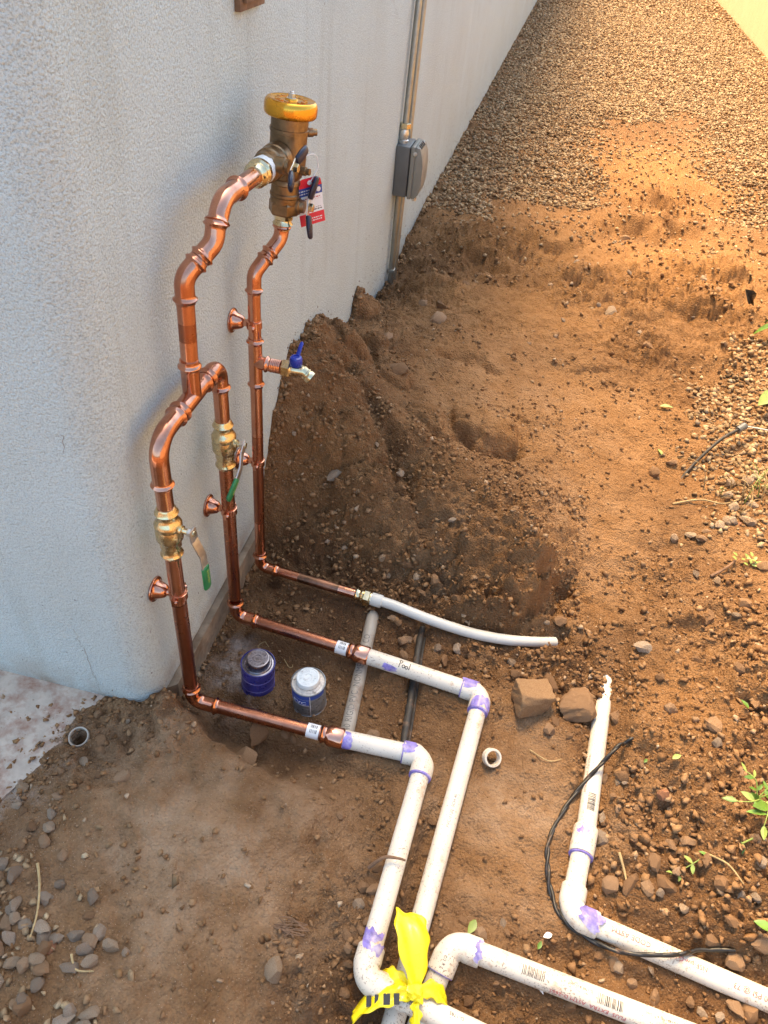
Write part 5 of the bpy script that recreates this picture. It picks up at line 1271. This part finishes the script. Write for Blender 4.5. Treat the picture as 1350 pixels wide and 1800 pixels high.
# yellow tape knotted round the crossing pipes
tp = thing('yellow_tape', 'knotted yellow plastic tape with black letters tied round the white pipes', 'tape', (.07, .475, -.03))
K = V(.078, .478, -.022)
def strip(b, path, widths, wdir, wob=.0, seed=0, n=6, twist=0.0, fold=.0):
    rr = random.Random(seed); P = smooth_path(path, 7); N_ = len(P); vs = []
    ph = [rr.uniform(0, 6) for _ in range(4)]
    for i, p in enumerate(P):
        s = i / (N_ - 1); w = np.interp(s, np.linspace(0, 1, len(widths)), widths); t = (P[min(i + 1, N_ - 1)] - P[max(i - 1, 0)]).normalized()
        wd = Vector(wdir); wd = (wd - t * wd.dot(t)).normalized(); nn = t.cross(wd)
        a = twist * s; wd2 = wd * math.cos(a) + nn * math.sin(a); nn2 = t.cross(wd2)
        for j in range(n + 1):
            u = j / n * 2 - 1
            h = fold * w * math.sin(u * 5 + ph[0] + s * 3) + wob * (math.sin(u * 3.1 + s * 9 + ph[1]) + .6 * math.sin(s * 17 + ph[2] + u * 4))
            e = wob * 1.2 * math.sin(s * 23 + ph[3]) if j in (0, n) else 0
            vs.append(p + wd2 * (u * w / 2 + e) + nn2 * h)
    fs = [(i * (n + 1) + j, i * (n + 1) + j + 1, (i + 1) * (n + 1) + j + 1, (i + 1) * (n + 1) + j) for i in range(N_ - 1) for j in range(n)]
    b.add(vs, fs); return P
def solid(o, t=.0005):
    m_ = o.modifiers.new('thickness', 'SOLIDIFY'); m_.thickness = t; m_.offset = 0; return o
b = MB(); strip(b, [K, K + V(-.003, .014, .016), K + V(-.010, .036, .032), K + V(-.020, .066, .042), K + V(-.028, .092, .042), K + V(-.034, .112, .034), K + V(-.037, .122, .026)], [.012, .026, .046, .062, .066, .060, .050], (1, .22, -.15), .0016, 1, 16, .12, .035); solid(b.build('tail', 'tape', tp))
b = MB(); strip(b, [K + V(.004, -.004, 0), K + V(.006, -.022, .002), K + V(.012, -.045, -.012), K + V(.014, -.07, -.03)], [.010, .016, .020, .018], (1, .2, .1), .003, 3, 6, .4, .1); solid(b.build('tail', 'tape', tp))
b = MB(); strip(b, [K, K + V(-.022, -.006, .004), K + V(-.052, -.016, -.002), K + V(-.080, -.030, -.022), K + V(-.10, -.05, -.05)], [.014, .026, .036, .038, .034], (.25, 1, .35), .0022, 4, 8, .2, .06); solid(b.build('band', 'tape', tp))
b = MB(); strip(b, [K, K + V(.018, .010, .004), K + V(.040, .016, -.006), K + V(.058, .012, -.030), K + V(.062, .006, -.06)], [.014, .026, .034, .034, .03], (-.35, 1, .3), .002, 5, 8, -.2, .06); solid(b.build('band', 'tape', tp))
b = MB(); strip(b, [K + V(-.010, .004, .004), K + V(-.035, .016, .0), K + V(-.056, .022, -.018), K + V(-.07, .022, -.05)], [.012, .026, .032, .03], (.25, 1, .3), .002, 6, 8, .2, .06); solid(b.build('band', 'tape', tp))
me_k = lump_mesh('knot', 3, 3, 8, (.036, .034, .026), .25, .08); me_k.materials.append(M['tape']); ko = bpy.data.objects.new('knot', me_k); COL.objects.link(ko); ko.parent = tp; ko.location = K - tp.location + V(0, 0, .004)
b = MB()
for k, (ox, wd) in enumerate(((-.030, .010), (-.047, .012), (-.064, .007), (-.077, .009))):
    c = K + V(ox, -.010 + ox * .22, .0055 + ox * .10 - (max(0, -.05 - ox) * .45)); b.box(c, (wd, .017, .0008), (V(.97, .22, .1 - ox * 2.2).normalized(), V(-.22, .95, .25).normalized(), V(-.1 + ox * 2, -.2, 1).normalized()))
b.build('black_letters', 'ink', tp)

# ------------------------------------------------------------------ two cans
def can(name, label, x, y, tilt, body, lid, shoulder, rz):
    z = hz(x, y) - .002; t = thing(name, label, 'can', (x, y, z)); d = Vector(tilt).normalized(); o_ = V(x, y, z); R = .0405
    b = MB(); b.lathe(o_, d, [(R - .001, 0), (R + .0012, .001), (R + .0012, .0035), (R, .0045), (R, .088), (R + .0012, .089), (R + .0014, .0915), (R - .0004, .0922), (R - .0015, .090)], 44, caps=False); b.lathe(o_, d, [(R - .001, .0005), (.0005, .0006)], 44, caps=False); b.build('body', body, t, ang=50)
    b = MB(); b.lathe(o_, d, [(R - .001, .0905), (R - .003, .0885), (.034, .0890), (.0315, .0925), (.0285, .0930), (.0270, .0925), (.0268, .096)], 44, caps=False); b.build('shoulder', shoulder, t, ang=40)
    b = MB(); b.lathe(o_, d, [(.0245, .094), (.0268, .0965), (.0280, .0975), (.0280, .1085), (.0268, .1105), (.0240, .1108), (.0230, .1098), (.0125, .1098), (.0118, .1112), (.0085, .1112), (.0080, .1098), (.0005, .1098)], 40)
    d_, e1, e2 = frame(d)
    for k in range(16):
        if k in (3, 11): continue
        a = 2 * PI * k / 16 + rz; rd = e1 * math.cos(a) + e2 * math.sin(a); tg = d.cross(rd)
        b.box(o_ + d * .1104 + rd * .0178, (.0060, .0014, .0016), (rd, tg, d))
        if k % 3: b.box(o_ + d * .1104 + rd * (.0155 + .0022 * (k % 3)) + tg * .0014, (.0014, .0030, .0016), (rd, tg, d))
    b.build('screw_cap', lid, t, ang=35); return t, o_, d, R
t, o_, d, R = can('primer_can', 'purple blue stained primer can with dark screw cap on the trench floor', -.432, 1.075, (.03, -.02, 1), 'canblue', 'canlid', 'canlid', .3)
b = MB()
for h_ in (.022, .055): b.lathe(o_ + d * h_, d, [(R + .0001, 0), (R + .0004, .0002), (R + .0004, .001), (R + .0001, .0012)], 40, caps=False)
b.build('bead', 'purple', t)
t, o_, d, R = can('cement_can', 'scuffed grey and blue cement can with white screw cap', -.293, 1.060, (-.04, -.05, 1), 'cangrey', 'whitelid', 'spill', 1.2)
nf = V(-.25, -1, 0)
def can_patch(b, h0, h1, a0, a1, mi=0, off=.0004):
    vs = []; K_ = 14; n = (nf - d * nf.dot(d)).normalized(); s_ = d.cross(n)
    for h_ in (h0, h1):
        for k in range(K_ + 1):
            a = a0 + (a1 - a0) * k / K_; vs.append(o_ + d * h_ + (math.cos(a) * n + math.sin(a) * s_) * (R + off))
    b.add(vs, [(k, k + 1, K_ + 2 + k, K_ + 1 + k) for k in range(K_)], mi)
b = MB(); can_patch(b, .050, .070, -1.0, .55); can_patch(b, .072, .087, -1.6, 1.6); b.build('blue_label', 'darkblue', t)
b = MB(); n_ = (nf - d * nf.dot(d)).normalized(); s_ = d.cross(n_)
wv, wf = text_flat('PVC', .017)
def can_text(b, s, size, h_, a0, sx=1.0):
    v, f = text_flat(s, size); b.add([o_ + d * (h_ + p[1]) + (math.cos(a0 + p[0] * sx / R) * n_ + math.sin(a0 + p[0] * sx / R) * s_) * (R + .0008) for p in v], f)
can_text(b, 'PVC', .016, .058, -.50, 1.25); can_patch(b, .0485, .0498, -1.0, .55, 0, .0006); can_patch(b, .006, .086, .60, .63, 0, .0006)
b.build('white_lettering', 'white', t)
b = MB(); rgn = random.Random(6)
for h_ in (.042, .037, .032, .026, .021, .015): can_patch(b, h_, h_ + .0012, -1.0 + rgn.uniform(0, .1), .3 + rgn.uniform(-.3, .2), 0, .0006)
b.build('small_print', 'greyink', t)

# ------------------------------------------------------------------ conduits and outlet box on the wall
YB = 3.285; XC = WX + .020
def conduit(name, label, y0, y1, z0, z1):
    t = thing(name, label, 'conduit', (XC, y0, z0), 'metal conduits on the stucco wall')
    b = MB(); b.sweep([(XC, y0, z0), (XC, y1, z1)], .0125, 22); b.build('tube', 'conduit', t)
    for z in (z1 - .35, ):
        if z > z0 + .1:
            b = MB(); b.box((XC, y0 + (y1 - y0) * .8, z), (.030, .034, .018)); b.build('strap', 'conduit', t, bevel=.002)
    return t
c1_ = conduit('metal_conduit', 'metal conduit running from the wall down behind the outlet box into soil', 3.330, 3.545, -.05, 2.6)
c2_ = conduit('metal_conduit', 'metal conduit entering the top of the outlet box by a brass nut', 3.268, 3.475, .622, 2.6)
c3_ = conduit('metal_conduit', 'short metal conduit leaving the bottom of the outlet box into soil', 3.262, 3.264, -.05, .420)
b = MB(); hexnut(b, (XC, 3.272, .664), (0, 0, 1), .040, .022); b.build('brass_nut', 'brass', c2_, ang=30)
b = MB(); b.lathe((XC, 3.268, .611), (0, 0, 1), [(.020, 0), (.020, .012), (.016, .014), (.019, .030), (.019, .040), (.015, .053)], 24); b.build('connector', 'steel', c2_, ang=30)
ob_ = thing('outlet_box', 'grey weatherproof outlet box with tan bubble cover on the wall', 'electrical box', (WX, YB, .512))
b = MB(); b.box((WX + .030, YB, .512), (.058, .135, .200)); b.build('back_box', 'boxgrey', ob_, bevel=.008)
b = MB(); b.box((WX + .0615, YB, .512), (.004, .125, .190)); b.build('gasket', 'black', ob_)
b = MB(); b.box((WX + .072, YB, .512), (.017, .140, .206)); b.build('cover_frame', 'boxlid', ob_, bevel=.005)
b = MB(); prof = [(.080, -.103), (.094, -.100), (.110, -.082), (.118, -.040), (.118, .028), (.112, .066), (.100, .099), (.080, .103)]
for sg, w_ in ((-1, .066), ): b.prism([(WX + x_, YB - w_, .512 + z_) for x_, z_ in prof], (0, 2 * w_, 0))
b.build('bubble_cover', 'boxlid', ob_, bevel=.006)
b = MB()
for k in range(4): b.box((WX + .098, YB - .045 + k * .022, .512 + .1005), (.018, .0055, .004), (V(.70, 0, -.72).normalized(), V(0, 1, 0), V(.72, 0, .70).normalized()))
b.build('vent_slot', 'oldblack', ob_)
b = MB(); b.lathe((WX + .082, YB - .068, .590), (0, -1, 0), [(.008, 0), (.008, .006), (.003, .007)], 14); b.lathe((WX + .09, YB - .03, .408), (0, 0, -1), [(.010, 0), (.010, .012)], 14); b.build('hinge', 'steel', ob_)

# ------------------------------------------------------------------ stake, plants, litter
st = thing('drip_stake', 'thin dark drip tube with blue tip leaning out of the groove', 'tube', (.667, 2.209, 0))
b = MB(); z0 = hz(.667, 2.209); b.sweep(smooth_path([(.655, 2.19, z0 - .02), (.70, 2.26, z0 + .03), (.775, 2.345, .075), (.842, 2.41, .095)]), .0055, 12); b.build('tube', 'oldblack', st)
b = MB(); b.sweep([(.838, 2.406, .0935), (.862, 2.43, .101), (.864, 2.432, .1015)], [.011, .0125, .006], 14); b.build('blue_tip', 'boxgrey', st)
b = MB(); b.sweep(smooth_path([(.86, 2.43, .10), (.95, 2.43, .10), (1.06, 2.42, .088)]), .0022, 8); b.build('thin_line', 'pex', st)
def leaf(b, base, d, n, L, W, fold=.25, droop=.15):
    base = Vector(base); d = Vector(d).normalized(); n = Vector(n); n = (n - d * n.dot(d)).normalized(); s = d.cross(n)
    pr = [(0, .04), (.18, .62), (.42, 1), (.68, .82), (.88, .38), (1, .02)]; vs = []
    for t, w in pr:
        c = base + d * (t * L) - n * (droop * L * t * t)
        vs += [c - s * (w * W / 2) + n * (fold * w * W / 2), c, c + s * (w * W / 2) + n * (fold * w * W / 2)]
    b.add(vs, [(i * 3 + j, i * 3 + j + 1, i * 3 + j + 4, i * 3 + j + 3) for i in range(len(pr) - 1) for j in range(2)])
def plant(name, label, stems, lw, mats=('leaf', 'leafpale'), seed=0, sr=.0016, cat='plant', pair=True):
    r = random.Random(seed); root = Vector(stems[0][0][0]); t = thing(name, label, cat, tuple(root))
    for pts, nl, L in stems:
        P = smooth_path(pts, 6); b = MB(); b.sweep(P, [sr * (1.2 - .8 * i / len(P)) for i in range(len(P))], 7); b.build('stem', mats[1], t)
        for k in range(nl):
            i = int((k + 1) / (nl + .3) * (len(P) - 1)); i = min(i, len(P) - 2); tg = (P[i + 1] - P[i]).normalized()
            sd = tg.cross(V(0, 0, 1)).normalized()
            for sg in ((-1, 1) if pair and k < nl - 1 else (r.choice((-1, 1)),)):
                d = (tg * r.uniform(.3, .8) + sd * sg * (r.uniform(.6, 1) if k < nl - 1 else .15) + V(0, 0, r.uniform(-.1, .35))).normalized()
                q = L * r.uniform(.7, 1.15); b = MB(); leaf(b, P[i], d, V(r.gauss(0, .35), r.gauss(0, .35), 1), q, q * lw * r.uniform(.85, 1.1), r.uniform(.1, .4), r.uniform(.0, .35)); b.build('leaf', mats[0] if r.random() < .7 else mats[1], t)
    return t
zz = hz(.70, .96)
plant('leafy_weed', 'small bright green weed with toothed leaves near the right edge', [
    ([(.71, .985, zz), (.70, .965, zz + .03), (.675, .945, zz + .045), (.640, .940, zz + .04)], 3, .026), ([(.71, .985, zz), (.715, .955, zz + .035), (.705, .925, zz + .045), (.695, .895, zz + .035)], 4, .042),
    ([(.71, .985, zz), (.735, .985, zz + .04), (.765, .975, zz + .05)], 3, .026), ([(.71, .985, zz), (.70, 1.01, zz + .03), (.675, 1.03, zz + .03)], 3, .022), ([(.71, .985, zz), (.74, 1.01, zz + .05), (.775, 1.02, zz + .05)], 3, .022)], .46, seed=2)
za = hz(.69, .885); zb = hz(.55, .81)
plant('trailing_sprig', 'thin trailing green sprig lying over the rubble below the weed', [([(.690, .893, za + .015), (.65, .872, .035), (.60, .845, .025), (.565, .822, zb + .02), (.540, .808, zb + .012)], 6, .019)], .5, seed=5)
plant('overhanging_branch', 'green leaves hanging in at the right edge, upper of two', [([(1.30, 3.24, .30), (1.20, 3.23, .24), (1.12, 3.22, .19), (1.06, 3.21, .14)], 4, .105)], .48, seed=7, sr=.003, cat='branch')
plant('overhanging_branch', 'green leaves hanging in at the right edge, lower of two', [([(1.22, 2.70, .28), (1.12, 2.70, .22), (1.04, 2.69, .17), (.985, 2.67, .12)], 4, .095)], .46, seed=9, sr=.003, cat='branch')
r = random.Random(12); gt = thing('grass_tuft', 'sparse dry grass tuft at the edge of the gravel bed', 'grass', (.84, 2.08, hz(.84, 2.08)))
for k in range(26):
    b = MB(); o_ = V(.84 + r.gauss(0, .05), 2.08 + r.gauss(0, .06), .03); a = r.uniform(0, 6.28); L = r.uniform(.06, .15); dd = V(math.cos(a), math.sin(a), 0)
    P = [o_, o_ + V(0, 0, L * .5) + dd * L * .15, o_ + V(0, 0, L * .7) + dd * L * .5, o_ + V(0, 0, L * .6) + dd * L * .9]
    P = smooth_path(P, 3); b.sweep(P, [.0019 * (1.05 - i / len(P)) for i in range(len(P))], 4); b.build('blade', 'straw' if k % 3 else 'leafpale', gt)
r = random.Random(15); ms = thing('green_seedling', 'tiny patch of green seedlings on the right slope', 'plant', (.815, 1.775, hz(.815, 1.775)))
for k in range(22):
    b = MB(); o_ = V(.815 + r.gauss(0, .022), 1.775 + r.gauss(0, .014), hz(.815, 1.775) + r.uniform(.006, .02)); a = r.uniform(0, 6.28); leaf(b, o_, (math.cos(a), math.sin(a), .5), (0, 0, 1), .016, .010); b.build('leaf', 'leafpale', ms)
for k, (x, y, L, a, m_, lab) in enumerate([(.545, 1.05, .024, .6, 'leafpale', 'pale green fallen leaf in rubble right of the white pipe'), (.726, 1.222, .026, 2.2, 'leaf', 'dark green fallen leaf on the right slope'), (.677, .735, .042, -.3, 'leaf', 'large green fallen leaf by the big clod at the right edge'), (.601, 2.589, .050, .1, 'leafpale', 'green fallen leaf on the trodden path'), (.60, 2.30, .032, 1.9, 'leafpale', 'yellowish fallen leaf lower down the trodden groove'), (.175, .655, .034, -1.9, 'leafpale', 'pale green leaf against the second white pipe'), (.497, 1.055, .014, .9, 'leaf', 'tiny green leaf beside the pale green fallen leaf'), (.30, .63, .018, 1.2, 'leaf', 'tiny dark green leaf above the lower white elbow')]):
    b = MB(); z = hz(x, y) + .010; leaf(b, (x, y, z), (math.cos(a), math.sin(a), .25), (.2, .1, 1), L, L * .5, .3, .2); o = b.build('fallen_leaf', m_); tag(o, lab, 'leaf', 'fallen leaves')
b = MB(); z = hz(.20, 2.0); zd = hz(1.0, 3.42)
leaf(b, (1.02, 3.47, zd + .005), (-.45, -.35, .75), (.5, -.6, .3), .085, .06, .5, .2); leaf(b, (1.015, 3.46, zd + .01), (-.1, -.5, .6), (.7, -.4, .4), .07, .05, .6, .2); o = b.build('dead_leaf', 'oldblack'); tag(o, 'curled blackish dead leaf on the soil at the far right', 'leaf')
def twig(pts, rr, lab, m_='bark', lift=.003):
    b = MB(); P = smooth_path([(x, y, hz(x, y) + dz + lift) for x, y, dz in pts], 5); b.sweep(P, [rr * (1.1 - .6 * i / len(P)) for i in range(len(P))], 7); o = b.build('twig', m_); tag(o, lab, 'twig', 'twigs and roots'); return o
twig([(-.055, .690, .010), (-.03, .700, .045), (-.004, .702, .055), (.014, .705, .048)], .0040, 'curved brown twig lying over the leftmost white pipe')
twig([(-.66, .505, .004), (-.635, .47, .008), (-.612, .425, .010), (-.600, .385, .006)], .0026, 'long straw coloured twig on the left edge gravel', 'straw')
twig([(.62, 2.03, .0), (.70, 2.05, .012), (.77, 2.045, .008), (.82, 2.07, .004)], .0035, 'pale root crossing the groove below the drip tube', 'straw')
twig([(.70, 1.70, .0), (.74, 1.73, .012), (.77, 1.77, .004)], .0045, 'short dark twig on the right slope', 'bark')
twig([(.25, 1.06, .002), (.29, 1.03, .004), (.32, 1.04, .002)], .0016, 'thin dry stem on smooth soil left of the right pipe', 'straw')
twig([(-.06, 1.02, .002), (-.03, .985, .008), (0.0, .97, .004)], .0012, 'thin pale fibre by the first white elbow', 'straw')
twig([(.60, .86, .004), (.635, .83, .01), (.665, .80, .004)], .0022, 'dry brown stem under the trailing sprig', 'straw')
twig([(.44, .83, .004), (.455, .80, .01), (.462, .775, .004)], .0028, 'short pale stick in rubble beside the coupling', 'straw')
twig([(-.52, .38, .004), (-.50, .36, .004), (-.47, .365, .003)], .0022, 'short straw at the bottom of the left foreground', 'straw')
for k, (x, y, lab, c_) in enumerate([(.292, .572, 'white paper scrap right of the yellow tape', 'white'), (.325, .662, 'small white scrap left of the right elbow', 'white')]):
    b = MB(); z = hz(x, y) + .004; a = .7 + k * 2; leaf(b, (x, y, z), (math.cos(a), -math.sin(a), .15), (.3, .2, 1), .030 - .012 * k, .012, .2, .3); o = b.build('paper_scrap', c_); tag(o, lab, 'scrap')
r = random.Random(31)
for k, (x, y, lab) in enumerate([(-.46, 1.19, 'thin copper shaving curled on the trench floor by the middle riser'), (-.375, 1.165, 'thin pale shaving curled under the middle copper leg'), (-.17, .53, 'tangle of reddish fibres at the bottom of the trench')]):
    b = MB(); z = hz(x, y)
    for j in range(1 if k < 2 else 7):
        a0 = r.uniform(0, 6); P = [V(x + .012 * math.cos(a0 + q * .8) + r.gauss(0, .004) + (r.gauss(0, .02) if k == 2 else 0), y + .012 * math.sin(a0 + q * .8) + r.gauss(0, .003), z + .006 + .003 * math.sin(q)) for q in range(6)]
        b.sweep(smooth_path(P, 4), .0009, 5)
    o = b.build('fibre', 'straw' if k < 2 else 'bark'); tag(o, lab, 'fibre')
